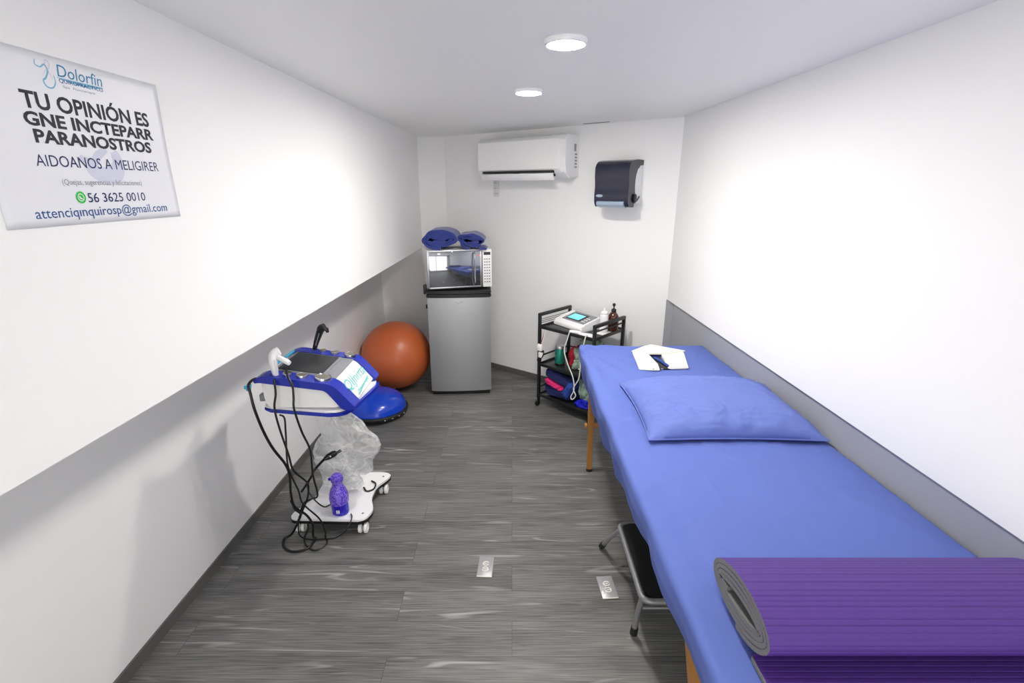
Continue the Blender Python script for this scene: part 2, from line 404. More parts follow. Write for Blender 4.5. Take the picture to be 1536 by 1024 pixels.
# ------------------------------------------------------------------ ceiling lamps
def ceiling_light(x, y, label, em='lamp'):
    t = empty('ceiling_light', (x, y, CZ))
    lathe('trim_ring', [(.060, 0), (.066, 0), (.067, -.004), (.0645, -.013), (.060, -.0155), (.058, -.015), (.0575, -.006)], (0, 0, 0), 'white_gloss', t, 48)
    lathe('diffuser', [(.0572, -.005), (.057, -.0135), (.054, -.0155), (.03, -.0165), (0, -.017)], (0, 0, 0), em, t, 48, angle=80)
    return tag(t, label, 'ceiling light', 'round ceiling lights')
ceiling_light(.165, 1.717, 'larger-looking round white ceiling light nearest the top edge of the photo')
ceiling_light(.077, 2.525, 'smaller-looking round white ceiling light farther back, closer to the air conditioner', 'lamp_far')
ceiling_light(.22, .70, 'added round white ceiling light above the near end of the room, out of view, for brightness', 'lamp_added_dim')  # unseen lamp, added to brighten the room
ceiling_light(.10, -.45, 'added round white ceiling light behind the viewpoint, out of view, for brightness', 'lamp_added_dim')  # second added lamp out of view, extra brightness from behind
# hatch seam beside the back wall
t = empty('ceiling_hatch', (.60, 3.74, CZ), math.atan2(WD.y, WD.x))
box('panel', (0, 0, -.002), (.20, .05, .004), 'ceiling', t, .0015)
box('seam', (0, -.027, -.0015), (.20, .004, .003), 'black', t)
tag(t, 'thin ceiling access strip with dark seam above the paper towel dispenser', 'ceiling hatch')

# ------------------------------------------------------------------ poster
px = lambda y, o=.0: xl_up(y)+o
tp = empty('wall_poster', (xl_up(1.16), 1.16, 1.71), math.atan2(-.0223, 1.0))
# local frame: +X out of wall, +Y along the wall, Z up
bm = bmesh.new()
def pp(u, v):
    y = -.235+.475*u+(.012 if v < .5 else -.0)*0
    z = -.164+.326*v
    y += (1-v)*(-.0)-.0+(v)*.008*0
    curl = .0011+.0006*nz(u*3, v*3)+.002*max(0, u-.95)/.05*abs(v-.5)*2
    return (max(.0008, curl), y, z)
n1, n2 = 30, 20
V = [[bm.verts.new(pp(i/n1, j/n2)) for j in range(n2+1)] for i in range(n1+1)]
for i in range(n1):
    for j in range(n2): bm.faces.new((V[i][j], V[i+1][j], V[i+1][j+1], V[i][j+1]))
sheet_o = finish('poster_sheet', bm, 'poster', tp, angle=80)
sm = sheet_o.modifiers.new('thickness', 'SOLIDIFY'); sm.thickness = .0005; sm.offset = -1
def pt(name, body, m, y0, y1, z0, z1, bold=0, shear=0):
    return text(name, body, m, (.0014, y0-1.16, z0-1.71), (0, 1, 0), (0, 0, 1), y1-y0, z1-z0, tp, bold, shear)
pt('headline_text', 'TU OPINIÓN ES', 'ink_dark', 1.019, 1.350, 1.766, 1.806, .027)
pt('headline_text', 'GNE INCTEPARR', 'ink_dark', 1.015, 1.356, 1.735, 1.761, .033)
pt('headline_text', 'PARANOSTROS', 'ink_dark', 1.027, 1.340, 1.704, 1.730, .033)
pt('subtitle_text', 'AIDOANOS A MELIGIRER', 'ink_blue', 1.016, 1.352, 1.661, 1.683)
pt('small_text', '(Quejas, sugerencias y felicitaciones)', 'ink_grey', 1.062, 1.282, 1.623, 1.638)
pt('phone_text', '56 3625 0010', 'ink_blue', 1.115, 1.284, 1.590, 1.610, .004)
pt('address_text', 'attenciqınquirosp@gmail.com', 'ink_mid', .985, 1.354, 1.556, 1.583, .006)
pt('logo_text', 'Dolorfin', 'ink_teal', 1.114, 1.226, 1.836, 1.859, 0, .15)
pt('small_text', 'Spa  Fisioterapia', 'ink_grey', 1.120, 1.200, 1.815, 1.821)
# logo band with lettering
bm = bmesh.new(); vs = [bm.verts.new((.0017, a-1.16, b-1.71)) for a, b in ((1.112, 1.8225), (1.228, 1.8235), (1.226, 1.8345), (1.112, 1.8345))]; bm.faces.new(vs)
finish('logo_band', bm, 'ink_band', tp, False)
pt('logo_text', 'QUIROPRACTICO', 'ink_mid', 1.114, 1.224, 1.8240, 1.8325, .01)
# emblem: looping spine-like swirl
def ribbon(name, pts, w, m, x=.0020):
    P = catmull([(0, a-1.16, b-1.71) for a, b in pts], 8); bm = bmesh.new(); L = []
    for i, p in enumerate(P):
        tg = (P[min(i+1, len(P)-1)]-P[max(i-1, 0)]).normalized(); nn = Vector((0, -tg.z, tg.y))
        ww = w*(.45+.55*math.sin(PI*i/(len(P)-1)))
        L.append((bm.verts.new((x, p.y+nn.y*ww, p.z+nn.z*ww)), bm.verts.new((x, p.y-nn.y*ww, p.z-nn.z*ww))))
    for a, b in zip(L, L[1:]): bm.faces.new((a[0], b[0], b[1], a[1]))
    return finish(name, bm, m, tp, False)
ribbon('emblem', [(1.070, 1.858), (1.068, 1.849), (1.078, 1.846), (1.088, 1.852), (1.093, 1.842), (1.085, 1.828), (1.078, 1.822), (1.083, 1.812), (1.096, 1.812), (1.105, 1.824), (1.104, 1.836)], .0017, 'ink_band')
ribbon('emblem', [(1.080, 1.832), (1.088, 1.842), (1.096, 1.846), (1.100, 1.856), (1.094, 1.862), (1.090, 1.852), (1.096, 1.838), (1.100, 1.828)], .001, 'ink_pale')
# pale watermark hook
ribbon('watermark_shape', [(1.120, 1.684), (1.150, 1.672), (1.170, 1.690), (1.196, 1.702)], .010, 'ink_pale', .0017)
ribbon('watermark_shape', [(1.135, 1.664), (1.165, 1.648), (1.205, 1.650), (1.222, 1.675), (1.215, 1.700)], .020, 'ink_pale', .0018)
# green phone icon
def discx(name, y, z, r, m, x, hole=0):
    bm = bmesh.new(); n = 28
    A = [bm.verts.new((x, y-1.16+r*math.cos(2*PI*k/n), z-1.71+r*math.sin(2*PI*k/n))) for k in range(n)]
    if hole:
        B = [bm.verts.new((x, y-1.16+hole*math.cos(2*PI*k/n), z-1.71+hole*math.sin(2*PI*k/n))) for k in range(n)]
        for k in range(n): bm.faces.new((A[k], A[(k+1) % n], B[(k+1) % n], B[k]))
    else: bm.faces.new(A)
    return finish(name, bm, m, tp, False)
discx('phone_icon', 1.0975, 1.601, .0125, 'ink_green', .0020)
discx('phone_icon', 1.0975, 1.601, .0080, 'poster', .0022, .0064)
ribbon('phone_icon', [(1.0945, 1.6045), (1.0955, 1.600), (1.1010, 1.5975)], .0016, 'poster', .0023)
tag(tp, 'white feedback poster with bold dark Spanish lettering on the upper left wall', 'poster')

# ------------------------------------------------------------------ air conditioner  (local: X along wall, -Y out of wall... built with wall frame)
WROT = math.atan2(WD.y, WD.x)
def wall_empty(name, s, z): e = empty(name, wp(s, 0, z), WROT); return e     # local +X along wall (right), local -Y out into the room
ac = wall_empty('air_conditioner', .965, 1.70)
hw = .405
prof = rounded([(0, 0.005), (-.13, -.012), (-.185, .03), (-.205, .09), (-.198, .255), (-.165, .285), (0, .29)], [.0, .03, .03, .05, .04, .02, 0], 6)
prism('body', prof, -hw, hw, 'white_gloss', ac, .012, 'X', 3)
# front panel, a slightly proud skin
fp = [(-.199, .262), (-.2055, .255), (-.2115, .10), (-.204, .052), (-.196, .05), (-.19, .20)]
prism('front_panel', fp, -hw+.012, hw-.05, 'white_matte', ac, .003, 'X')
prism('end_cap', [(-.02, .0), (-.13, -.014), (-.19, .03), (-.2085, .09), (-.201, .25), (-.165, .283), (-.02, .29)], hw-.046, hw+.004, 'white_gloss', ac, .01, 'X', 3)
box('air_slot', (-.02, -.190, .036), (.66, .035, .016), 'black', ac, .002)
box('air_slot', (-.02, -.178, .012), (.66, .03, .02), 'black', ac, .002)
rot = Matrix.Rotation(R(24), 3, 'X')
box('louver_flap', (-.02, -.206, .0), (.68, .012, .052), 'white_gloss', ac, .004, rot=rot)
box('louver_pivot', (-.02, -.206, .030), (.05, .016, .014), 'black', ac, .003)
box('display_dot', (.29, -.210, .165), (.018, .003, .018), 'white_gloss', ac, .001)
box('energy_label', (hw+.0048, -.065, .20), (.001, .028, .05), 'label_grey', ac)
for k in range(5):
    box('side_label', (hw+.0048, -.052, .155-k*.022), (.001, .03, .012), 'label_grey', ac)
tag(ac, 'white split air conditioner with open louver on the back wall', 'air conditioner')
tg = wall_empty('paper_tag', .59, 1.55)
box('tag_strip', (0, -.004, .08), (.062, .0015, .16), 'tag_paper', tg, .0004)
text('tag_text', 'EER\nBTU\n- - -\n2A 4\n- - -\nHz60', 'label_grey', (-.022, -.0052, .02), (1, 0, 0), (0, 0, 1), .044, .12, tg)
tag(tg, 'small pale printed tag hanging on the back wall below the air conditioner', 'tag')

# ------------------------------------------------------------------ paper towel dispenser
dp = wall_empty('paper_towel_dispenser', 1.752, 1.50)
hw = .125
prism('back_case', [(0, .02), (-.13, .02), (-.15, .06), (-.15, .22), (-.09, .285), (0, .29)], -hw+.008, hw-.004, 'disp_white', dp, .006, 'X')
cv = rounded([(0, .302), (-.10, .303), (-.185, .292), (-.222, .26), (-.224, .20), (-.213, .13), (-.222, .07), (-.215, .02), (-.195, -.003), (-.12, -.005), (-.115, .03), (-.10, .06), (-.12, .12), (-.115, .20), (-.075, .262), (0, .27)],
             [0, .02, .03, .03, .03, .04, .03, .02, .01, .005, .01, .02, .03, .03, .02, 0], 5)
prism('cover', cv, -hw, hw, 'smoke', dp, .008, 'X', 3)
prism('tear_bar', rounded([(-.165, -.012), (-.226, .004), (-.229, .03), (-.222, .036), (-.165, .02)], .006, 3), -hw+.022, hw-.028, 'disp_silver', dp, .003, 'X')
prism('badge', [(-.085+.026*math.cos(t), .070+.009*math.sin(t)) for t in [2*PI*k/24 for k in range(24)]], -.2235, -.2205, 'disp_silver', dp, .0008, 'Y')
bm = bmesh.new(); lathe_bm(bm, [(.0, 0), (.026, 0), (.028, .004), (.028, .012), (.022, .016), (0, .016)], (hw-.002, -.125, .055), 14, Matrix.Rotation(PI/2, 3, 'Y'))
finish('feed_knob', bm, 'black', dp)
prism('feed_lever', rounded([(-.13, .055), (-.06, .048), (-.045, .07), (-.075, .04), (-.12, .02)], .005, 3), hw, hw+.008, 'black', dp, .002, 'X')
tag(dp, 'dark smoked lever paper towel dispenser mounted on the back wall', 'towel dispenser')

# ------------------------------------------------------------------ fridge + microwave + towels
fr = empty('mini_fridge', (-.412, 3.75, 0), R(4))
box('body', (0, .29, .43), (.476, .46, .80), 'steel', fr, .008)
bmq = bmesh.new()
# slightly bowed door
prof = []
for k in range(13):
    x = -.243+.486*k/12; prof.append((x, -.0-.012*(1-(x/.243)**2)))
prof = prof+[(.243, .052), (-.243, .052)]
prism('door', prof, .035, .812, 'steel', fr, .004)
box('kick_plate', (0, .03, .02), (.46, .05, .03), 'black', fr, .004)
tp_prof = []
for k in range(13):
    x = -.250+.500*k/12; tp_prof.append((x, -.008-.014*(1-(x/.25)**2)))
tp_prof += [(.25, .50), (-.25, .50)]
prism('top_cap', tp_prof, .842, .866, 'black', fr, .006)
prism('door_handle', [(a, b if b < .2 else .05) for a, b in tp_prof], .812, .838, 'black', fr, .007)
bm = bmesh.new(); bm_box(bm, (-.262, .06, .868), (.022, .05, .07), .003); finish('hinge_cover', bm, 'black', fr)
box('side_bracket', (-.252, .10, .72), (.028, .03, .03), 'black', fr, .004)
# winged badge
for sgn in (-1, 1):
    prism('badge', [(0, .772), (sgn*.010, .781), (sgn*.040, .785), (sgn*.022, .772), (0, .760)], -.0155, -.0125, 'chrome', fr, 0, 'Y')
tag(fr, 'waist-high brushed steel mini fridge with black top beside the orange ball', 'mini fridge')

mw = empty('microwave_oven', (-.396, 3.775, .867), R(15))
box('case', (0, .203, .158), (.50, .37, .292), 'white_matte', mw, .006)
bm = bmesh.new()
for c, d in (((-.040, .006, .2995), (.420, .022, .013)), ((-.040, .006, .0215), (.420, .022, .013)), ((-.2425, .006, .160), (.015, .022, .290)), ((.1625, .006, .160), (.015, .022, .290))):
    bm_box(bm, c, d, .002)
finish('door', bm, 'steel', mw)
box('door_window', (-.040, -.002, .160), (.392, .004, .266), 'mirror', mw, .0005)
tube('door_handle', catmull([(.108, -.004, .035), (.108, -.030, .05), (.108, -.034, .16), (.108, -.030, .27), (.108, -.004, .285)], 5), .0065, 'chrome', mw)
box('control_panel', (.210, .004, .160), (.072, .022, .290), 'white_matte', mw, .004)
for i in range(9):
    for j in range(3):
        box('button', (.190+j*.018, -.0075, .055+i*.022), (.011, .003, .010), 'label_grey', mw)
box('display', (.209, -.0075, .274), (.052, .003, .022), 'screen', mw, .001)
box('indicator_light', (.150, -.010, .262), (.008, .003, .006), 'led_red', mw)
for sx in (-1, 1):
    for sy in (.05, .34): lathe('foot', [(.012, 0), (.014, .012), (0, .012)], (sx*.21, sy, 0), 'black_rubber', mw, 12)
tag(mw, 'silver mirror-front microwave oven standing on the mini fridge', 'microwave')

def roll(name, a, b, th, turns, L, m, loc, parent=None, ripple=0.0, rip_n=0, wob=0.0, tail=None, axis='Y', rot=None, seg=120, skew=0.0, seed=0, ledges=10, gap=1.06):
    """a rolled sheet: spiral section a x b swept a length L"""
    bm = bmesh.new(); S = []
    n = int(turns*seg)
    C = []
    for i in range(n+1):
        th_ = i/seg*2*PI; k = th*gap*i/seg
        ra = max(a-k, th*.6); rb = max(b-k, th*.6)
        w = 1+wob*nz(math.cos(th_)*1.3, math.sin(th_)*1.3, seed+i/seg*.35)
        ang = -PI/2-th_
        C.append(Vector(((ra*w)*math.cos(ang)+skew*rb*math.sin(ang), rb*w*math.sin(ang))))
    arc = 0; O_ = []; I_ = []
    for i, p in enumerate(C):
        tg = (C[min(i+1, n)]-C[max(i-1, 0)]).normalized(); nn = Vector((tg.y, -tg.x))
        if nn.dot(p) < 0: nn = -nn
        if i: arc += (C[i]-C[i-1]).length
        rp = 0
        if ripple:
            ph = (arc/rip_n) % 1.0
            rp = -ripple*max(0, 1-abs(ph-.5)/.16)
        O_.append(p+nn*(rp)); I_.append(p-nn*th*.97)
    rows = ledges
    def P(q, t):
        x = (t-.5)*L
        e = wob*.35*th*nz(q.x*30, q.y*30, t*3+seed)
        return (x, q.x+e, q.y+e) if axis == 'X' else (q.x+e, x, q.y+e)
    GO = [[bm.verts.new(P(q, j/(rows-1))) for j in range(rows)] for q in O_]
    GI = [[bm.verts.new(P(q, j/(rows-1))) for j in range(rows)] for q in I_]
    FO = []
    for i in range(n):
        for j in range(rows-1):
            FO.append(bm.faces.new((GO[i][j], GO[i+1][j], GO[i+1][j+1], GO[i][j+1])))
            bm.faces.new((GI[i][j], GI[i][j+1], GI[i+1][j+1], GI[i+1][j])).material_index = 1
        for j in (0, rows-1): bm.faces.new((GO[i][j], GI[i][j], GI[i+1][j], GO[i+1][j])).material_index = 1
    for i in (0, n):
        for j in range(rows-1): bm.faces.new((GO[i][j], GO[i][j+1], GI[i][j+1], GI[i][j])).material_index = 1
    mm = m if isinstance(m, (list, tuple)) else (m, m)
    o = finish(name, bm, mm[0], parent, angle=50)
    o.data.materials.append(M[mm[1]])
    o.location = loc
    if rot: o.rotation_euler = rot
    return o
# towels on top of the microwave: base z = .866+.304
zt = 1.1705
o = roll('rolled_towel', .146, .086, .026, 2.7, .30, 'towel', (-.540, 3.92, zt+.082), wob=.14, seed=3, skew=.05, ledges=16, gap=1.02)
tag(o, 'larger rolled navy towel at the left on top of the microwave', 'towel', 'rolled towels on the microwave')
o = roll('rolled_towel', .112, .066, .022, 2.5, .26, 'towel', (-.305, 3.94, zt+.066), wob=.24, seed=9, skew=.16, ledges=16, gap=1.02, rot=(0, R(8), 0))
tag(o, 'smaller rolled navy towel on the right on top of the microwave', 'towel', 'rolled towels on the microwave')
o = grid('folded_cloth', 26, 20, lambda u, v: (-.225+.06*(u-.5)*2*.55+.012*nz(v*4, u*3), 3.86+.16*(v-.5), zt+.006+.026*math.sin(PI*u)**.6*math.sin(PI*v)**.5+.004*nz(u*6, v*6)), 'towel', thick=.005)
tag(o, 'small bunched navy cloth end beside the rolled towels on the microwave', 'cloth')

# ------------------------------------------------------------------ orange ball
def ball_mesh(r):
    prof = []
    for k in range(49):
        a = -PI/2+PI*k/48
        rr = r*math.cos(a); z = r*math.sin(a)*.985
        rr += .0009*math.sin(k*PI*.9)*(math.cos(a) > .35)
        prof.append((max(rr, 0 if k in (0, 48) else .001), z))
    return prof
ob = empty('exercise_ball', (-.972, 3.93, .2825))
lathe('ball_skin', ball_mesh(.286), (0, 0, 0), 'orange', ob, 96, Matrix.Rotation(R(-20), 3, 'Y') @ Matrix.Rotation(R(12), 3, 'X'), angle=80)
mt = Matrix.Rotation(R(150), 3, 'X')
lathe('air_plug', [(.011, 0), (.013, .003), (.009, .005), (0, .005)], tuple(mt @ Vector((0, 0, .281))), 'white_matte', ob, 16, mt)
tag(ob, 'big orange exercise ball between the left wall and the fridge', 'exercise ball')

# ------------------------------------------------------------------ blue balance dome
bd = empty('balance_dome', (-1.025, 3.40, 0))
lathe('platform', [(0, .006), (.19, .006), (.215, .014), (.236, .028), (.240, .044), (.232, .054), (.222, .056), (0, .056)], (0, 0, 0), 'black_rubber', bd, 64)
dome = [(.224, .050), (.226, .058)]+[(.222*math.cos(a)**.92, .058+.128*math.sin(a)) for a in [k*PI/2/20 for k in range(1, 20)]]+[(0, .186)]
lathe('dome', dome, (0, 0, 0), 'bosu', bd, 72, angle=80)
for k in range(4):
    a = R(-60+k*14); lathe('rivet', [(.005, 0), (.005, .004), (0, .005)], (.238*math.cos(a), .238*math.sin(a), .034), 'white_matte', bd, 8)
tag(bd, 'shiny blue half-dome balance trainer with black rim under the ball', 'balance trainer')

# ------------------------------------------------------------------ therapy console on trolley
tr = empty('therapy_trolley', (-.86, 2.24, 0))
def L(x, y): return (x+.86, y-2.24)
# base plate
bp_ = [(-1.07, 2.03), (-.715, 2.02), (-.690, 2.10), (-.728, 2.20), (-.728, 2.30), (-.685, 2.38), (-.675, 2.42), (-.715, 2.44), (-.96, 2.44), (-1.00, 2.42), (-1.025, 2.36), (-1.02, 2.20), (-1.06, 2.12), (-1.085, 2.06)]
bl = rounded([L(*q) for q in bp_], .03, 4)
prism('base_plate', bl, .078, .090, 'white_gloss', tr, .003)
prism('base_rim', [(a*1.012, b*1.012) for a, b in bl], .064, .078, 'black', tr, .003)
for (x, y) in ((-1.045, 2.07), (-.735, 2.06), (-.715, 2.385), (-.975, 2.405)):
    X, Y = L(x, y)
    c = empty('caster', (0, 0, 0)); bpy.data.objects.remove(c)
    ch = box('caster', (X, Y, .052), (.026, .03, .028), 'black', tr, .004)
    for s in (-1, 1):
        lathe('wheel', [(.006, 0), (.018, 0), (.0255, .003), (.0265, .007), (.0265, .013), (.024, .017), (.012, .018), (.008, .014), (0, .014)], (X+s*.004+.004, Y-.012, .0265), 'white_matte', ch, 24, Matrix.Rotation(s*PI/2, 3, 'Y'))
    lathe('bolt', [(.006, 0), (.006, .002), (0, .003)], (X, Y+.01, .090), 'chrome', tr, 12)
# column leaning up to the tray
bm = bmesh.new()
A = [L(-.955, 2.34), L(-.885, 2.34), L(-.885, 2.40), L(-.955, 2.40)]; B = [L(-.96, 2.09), L(-.86, 2.09), L(-.86, 2.15), L(-.96, 2.15)]
va = [bm.verts.new((x, y, .088)) for x, y in A]; vb = [bm.verts.new((x, y, .77)) for x, y in B]
bm.faces.new(va); bm.faces.new(vb)
for i in range(4): bm.faces.new((va[i], va[(i+1) % 4], vb[(i+1) % 4], vb[i]))
bmesh.ops.bevel(bm, geom=list(bm.edges), offset=.012, segments=3, affect='EDGES')
finish('column', bm, 'white_gloss', tr)
# tray (blue rim around white)
tray = rounded([L(-1.015, 1.825), L(-.655, 1.765), L(-.605, 2.085), L(-.615, 2.13), L(-1.0, 2.17)], [.04, .07, .03, .03, .04], 6)
prism('tray_rim', tray, .754, .768, 'blue_gloss', tr, .005)
prism('tray', [(a*.965-.004, b*.965-.009) for a, b in tray], .766, .778, 'white_gloss', tr, .004)
tag(tr, 'white castered trolley with blue-edged tray holding the therapy console', 'trolley')

# console sits on the tray
cs = empty('therapy_console', (-.82, 1.965, .779))
def C_(x, z): return (x+.82, z-.779)
def body(name, prof, y0, y1, m, bev=.006, r=.02):
    return prism(name, rounded([C_(*q) for q in prof], r, 5), y0-1.965, y1-1.965, m, cs, bev, 'Y', 3)
main = [(-.985, .782), (-.995, .905), (-.965, .916), (-.705, .880), (-.632, .792), (-.64, .782)]
body('housing', main, 1.815, 2.125, 'white_gloss')
# blue end bands: a strip over the top and down the front
def band(name, y0, y1):
    out = [(-1.008, .893), (-1.004, .912), (-.965, .925), (-.700, .888), (-.618, .790), (-.628, .776), (-.672, .782), (-.730, .862), (-.985, .896)]
    return prism(name, rounded([C_(*q) for q in out], [.005, .015, .02, .03, .012, .01, .012, .02, .01], 5), y0-1.965, y1-1.965, 'blue_gloss', cs, .007, 'Y', 3)
band('end_band', 1.785, 1.855); band('end_band', 2.095, 2.155)
body('end_panel', [(-.975, .785), (-.985, .890), (-.742, .858), (-.682, .785)], 1.800, 1.82, 'white_matte', .004)
# white side and front facing strip
ang = math.atan2(.036, .26)            # slope of the top
rotY = Matrix.Rotation(ang, 3, 'Y')
def on_top(x, y, h=0.0):              # point on the sloping top
    z = .920-(x+.965)*.1385+h
    return (x+.82, y-1.965, z-.779)
bm = bmesh.new(); bm_box(bm, (0, 0, 0), (.255, .235, .006), .0025, 2, Matrix.Translation(on_top(-.838, 1.975, .000)) @ rotY.to_4x4()); finish('grey_fascia', bm, 'grey_panel', cs)
bm = bmesh.new(); bm_box(bm, (0, 0, 0), (.200, .222, .005), .002, 2, Matrix.Translation(on_top(-.858, 1.975, .004)) @ rotY.to_4x4()); finish('screen_bezel', bm, 'grey_panel', cs)
bm = bmesh.new(); bm_box(bm, (0, 0, 0), (.178, .205, .004), .001, 2, Matrix.Translation(on_top(-.858, 1.972, .0075)) @ rotY.to_4x4()); finish('touch_screen', bm, 'screen', cs)
bm = bmesh.new(); bm_box(bm, (0, 0, 0), (.010, .21, .010), .003, 2, Matrix.Translation(on_top(-.975, 1.99, .004)) @ rotY.to_4x4()); finish('cyan_trim', bm, 'cyan', cs)
def disc(x, y, r, ry=1.0):
    mt = rotY @ Matrix.Scale(ry, 3, (0, 1, 0))
    o = lathe('electrode_disc', [(r*.80, .006), (r*.86, .008), (r*.97, .007), (r, .003), (r, -.004), (r*.8, -.004)], on_top(x, y, .008), 'chrome', cs, 32, mt)
    lathe('disc_face', [(r*.84, .0045), (r*.84, .0062), (0, .0066)], on_top(x, y, .008), 'disc', o, 32, mt)
disc(-.752, 1.832, .033); disc(-.832, 1.826, .023); disc(-.888, 1.822, .017)
disc(-.735, 2.122, .026); disc(-.805, 2.125, .020); disc(-.860, 2.128, .016)
# printed logo on the front slope
fn = Vector((.088, 0, .073)).normalized()
up_ = Vector((-.073, 0, .088)).normalized()
p_ = Vector((-.632+.82, 1.858-1.965, .797-.779))+fn*.004
text('logo_text', 'QlJnirta', 'teal_print', p_+up_*.030+Vector((0, -.010, 0)), (0, 1, 0), up_, .235, .060, cs, .0, .2, .002)
text('logo_text', 'fisioterapia', 'teal_print', p_+up_*.012+Vector((0, .045, 0)), (0, 1, 0), up_, .145, .013, cs, .02, .1, .002)
bm = bmesh.new(); q = p_+fn*.0022
vs = [bm.verts.new(q+Vector((0, a, 0))+up_*b) for a, b in ((.030, .004), (.20, .024), (.20, .029), (.03, .010))]; bm.faces.new(vs); finish('logo_underline', bm, 'teal_print', cs, False)
# rear bracket at the left
box('rear_handle', (-.185, -.125, .035), (.022, .03, .03), 'grey_panel', cs, .004)
tag(cs, 'blue and white therapy console with dark touch screen on the trolley tray', 'therapy device')

# probes standing in the console
pw = empty('treatment_probe', (-.928, 1.812, .917))
bm = bmesh.new(); tube_bm(bm, catmull([(0, 0, -.004), (-.002, 0, .03), (-.004, .004, .065), (.0, .010, .086), (.018, .018, .096)], 6), [.010+.0075*min(1, k/12) for k in range(25)], 14); finish('handle', bm, 'white_gloss', pw)
tube('probe_head', [(.004, .012, .078), (.03, .0, .070), (.055, -.008, .060), (.066, -.012, .055)], [.010, .010, .011, .009], 'white_gloss', pw, 14)
box('trigger', (.011, -.008, .045), (.010, .010, .05), 'white_matte', pw, .004)
tag(pw, 'white angled treatment probe upright at the near corner of the console', 'probe')
pk = empty('treatment_probe', (-.893, 2.118, .926))
bm = bmesh.new(); tube_bm(bm, catmull([(0, 0, -.002), (.016, .0, .04), (.036, .0, .085), (.044, 0, .098), (.058, 0, .104)], 6), [.009+.008*min(1, k/14) for k in range(25)], 12); finish('handle', bm, 'black', pk)
tube('probe_head', [(.050, 0, .100), (.066, 0, .092), (.070, 0, .078)], [.010, .010, .006], 'black', pk, 10)
tube('side_groove', [(.012, -.012, .02), (.036, -.015, .078)], .0022, 'grey_panel', pk, 6)
tag(pk, 'black angled treatment probe upright at the far edge of the console', 'probe')

# cables hanging from the console
CB = {
 'a': ([(-.990, 1.83, .901), (-1.012, 1.80, .905), (-1.018, 1.77, .893), (-1.012, 1.763, .858), (-1.005, 1.76, .796), (-.997, 1.78, .695), (-.980, 1.80, .603), (-.956, 1.83, .514), (-.954, 1.85, .446), (-.976, 1.88, .333), (-.977, 1.90, .25), (-.946, 1.93, .185), (-.926, 1.935, .131), (-.94, 1.955, .05), (-.947, 1.985, .008), (-.958, 1.924, .006), (-1.017, 1.902, .006), (-1.074, 1.933, .006), (-1.099, 1.988, .006), (-1.06, 2.0, .03), (-1.0, 1.975, .14), (-.985, 1.975, .19)], .0055,
       'thick black cable from the cyan connector at the console corner looping on the floor'),
 'b': ([(-.927, 1.800, .912), (-.920, 1.778, .905), (-.914, 1.762, .86), (-.922, 1.752, .804), (-.918, 1.758, .715), (-.920, 1.80, .578), (-.924, 1.83, .482), (-.901, 1.87, .407), (-.903, 1.90, .364), (-.928, 1.93, .281), (-.978, 1.96, .181), (-1.01, 1.99, .13), (-1.03, 2.06, .096)], .0042,
       'black cable dropping from the white probe over the console edge'),
 'c': ([(-.925, 1.92, .930), (-.905, 1.86, .932), (-.872, 1.79, .925), (-.848, 1.768, .89), (-.842, 1.752, .850), (-.843, 1.745, .803), (-.833, 1.76, .70), (-.828, 1.80, .594), (-.849, 1.84, .453), (-.859, 1.88, .326), (-.907, 1.92, .278), (-.963, 1.96, .229), (-.99, 1.975, .17)], .0042,
       'black cable crossing the screen corner and hanging in front of the tray'),
 'd': ([(-.935, 1.81, .748), (-.911, 1.795, .74), (-.918, 1.80, .665), (-.949, 1.84, .492), (-.941, 1.88, .35), (-.949, 1.92, .253), (-.897, 1.95, .149), (-.89, 1.975, .06), (-.903, 2.0, .008), (-.882, 1.956, .006), (-.921, 1.91, .006), (-.976, 1.946, .006), (-1.0, 1.99, .012), (-.965, 1.965, .08), (-.945, 1.93, .146)], .0038,
       'thin black cable hanging under the tray with the right-hand loop on the floor'),
 'e': ([(-.877, 1.90, .415), (-.917, 1.93, .351), (-.938, 1.97, .279), (-.947, 2.05, .172), (-.933, 2.10, .106), (-.911, 2.14, .0955), (-.885, 2.13, .0955)], .0036,
       'short black cable curling onto the trolley base behind the violet bottle'),
 'f': ([(-1.009, 1.93, .264), (-.995, 1.93, .214), (-.976, 1.94, .178), (-.999, 1.95, .123), (-1.01, 1.965, .05), (-1.0, 1.99, .008), (-.949, 1.985, .006), (-.885, 1.99, .006), (-.849, 1.99, .012), (-.80, 1.985, .05), (-.775, 2.0, .09), (-.775, 2.03, .102), (-.79, 2.06, .0955)], .003,
       'thinnest black cable running along the floor in front of the trolley base'),
 'g': ([(-.952, 1.93, .31), (-.905, 1.90, .375), (-.872, 1.88, .425), (-.857, 1.87, .453), (-.840, 1.90, .470), (-.828, 1.925, .478)], .0055,
       'black power lead rising to the plug in front of the plastic bag'),
}
for k, (P, r, lab) in CB.items():
    o = tube('cable', catmull(P, 7), r, 'cable', seg=8)
    tag(o, lab, 'cable', 'black cables of the therapy console')
pl = empty('power_plug', (-.828, 1.925, .478))
tube('plug_body', [(0, 0, 0), (.012, .012, .004), (.030, .03, .008), (.040, .038, .010)], [.008, .014, .015, .011], 'black', pl, 12)
tube('prong', [(.040, .036, .012), (.056, .05, .018)], .003, 'black', pl, 6)
tube('prong', [(.042, .040, .004), (.058, .056, .009)], .003, 'black', pl, 6)
box('plug_label', (.024, .006, .010), (.008, .002, .006), 'white_matte', pl)
tag(pl, 'black power plug hanging in front of the clear plastic bag', 'plug')
cc = empty('cable_connector', (-1.018, 1.775, .884))
tube('sleeve', [(0, 0, .010), (-.004, -.004, -.014)], .009, 'cyan', cc, 12)
box('clip', (-.012, -.006, .0), (.012, .008, .014), 'cyan', cc, .003)
tag(cc, 'cyan cable connector at the left rear corner of the console', 'connector')
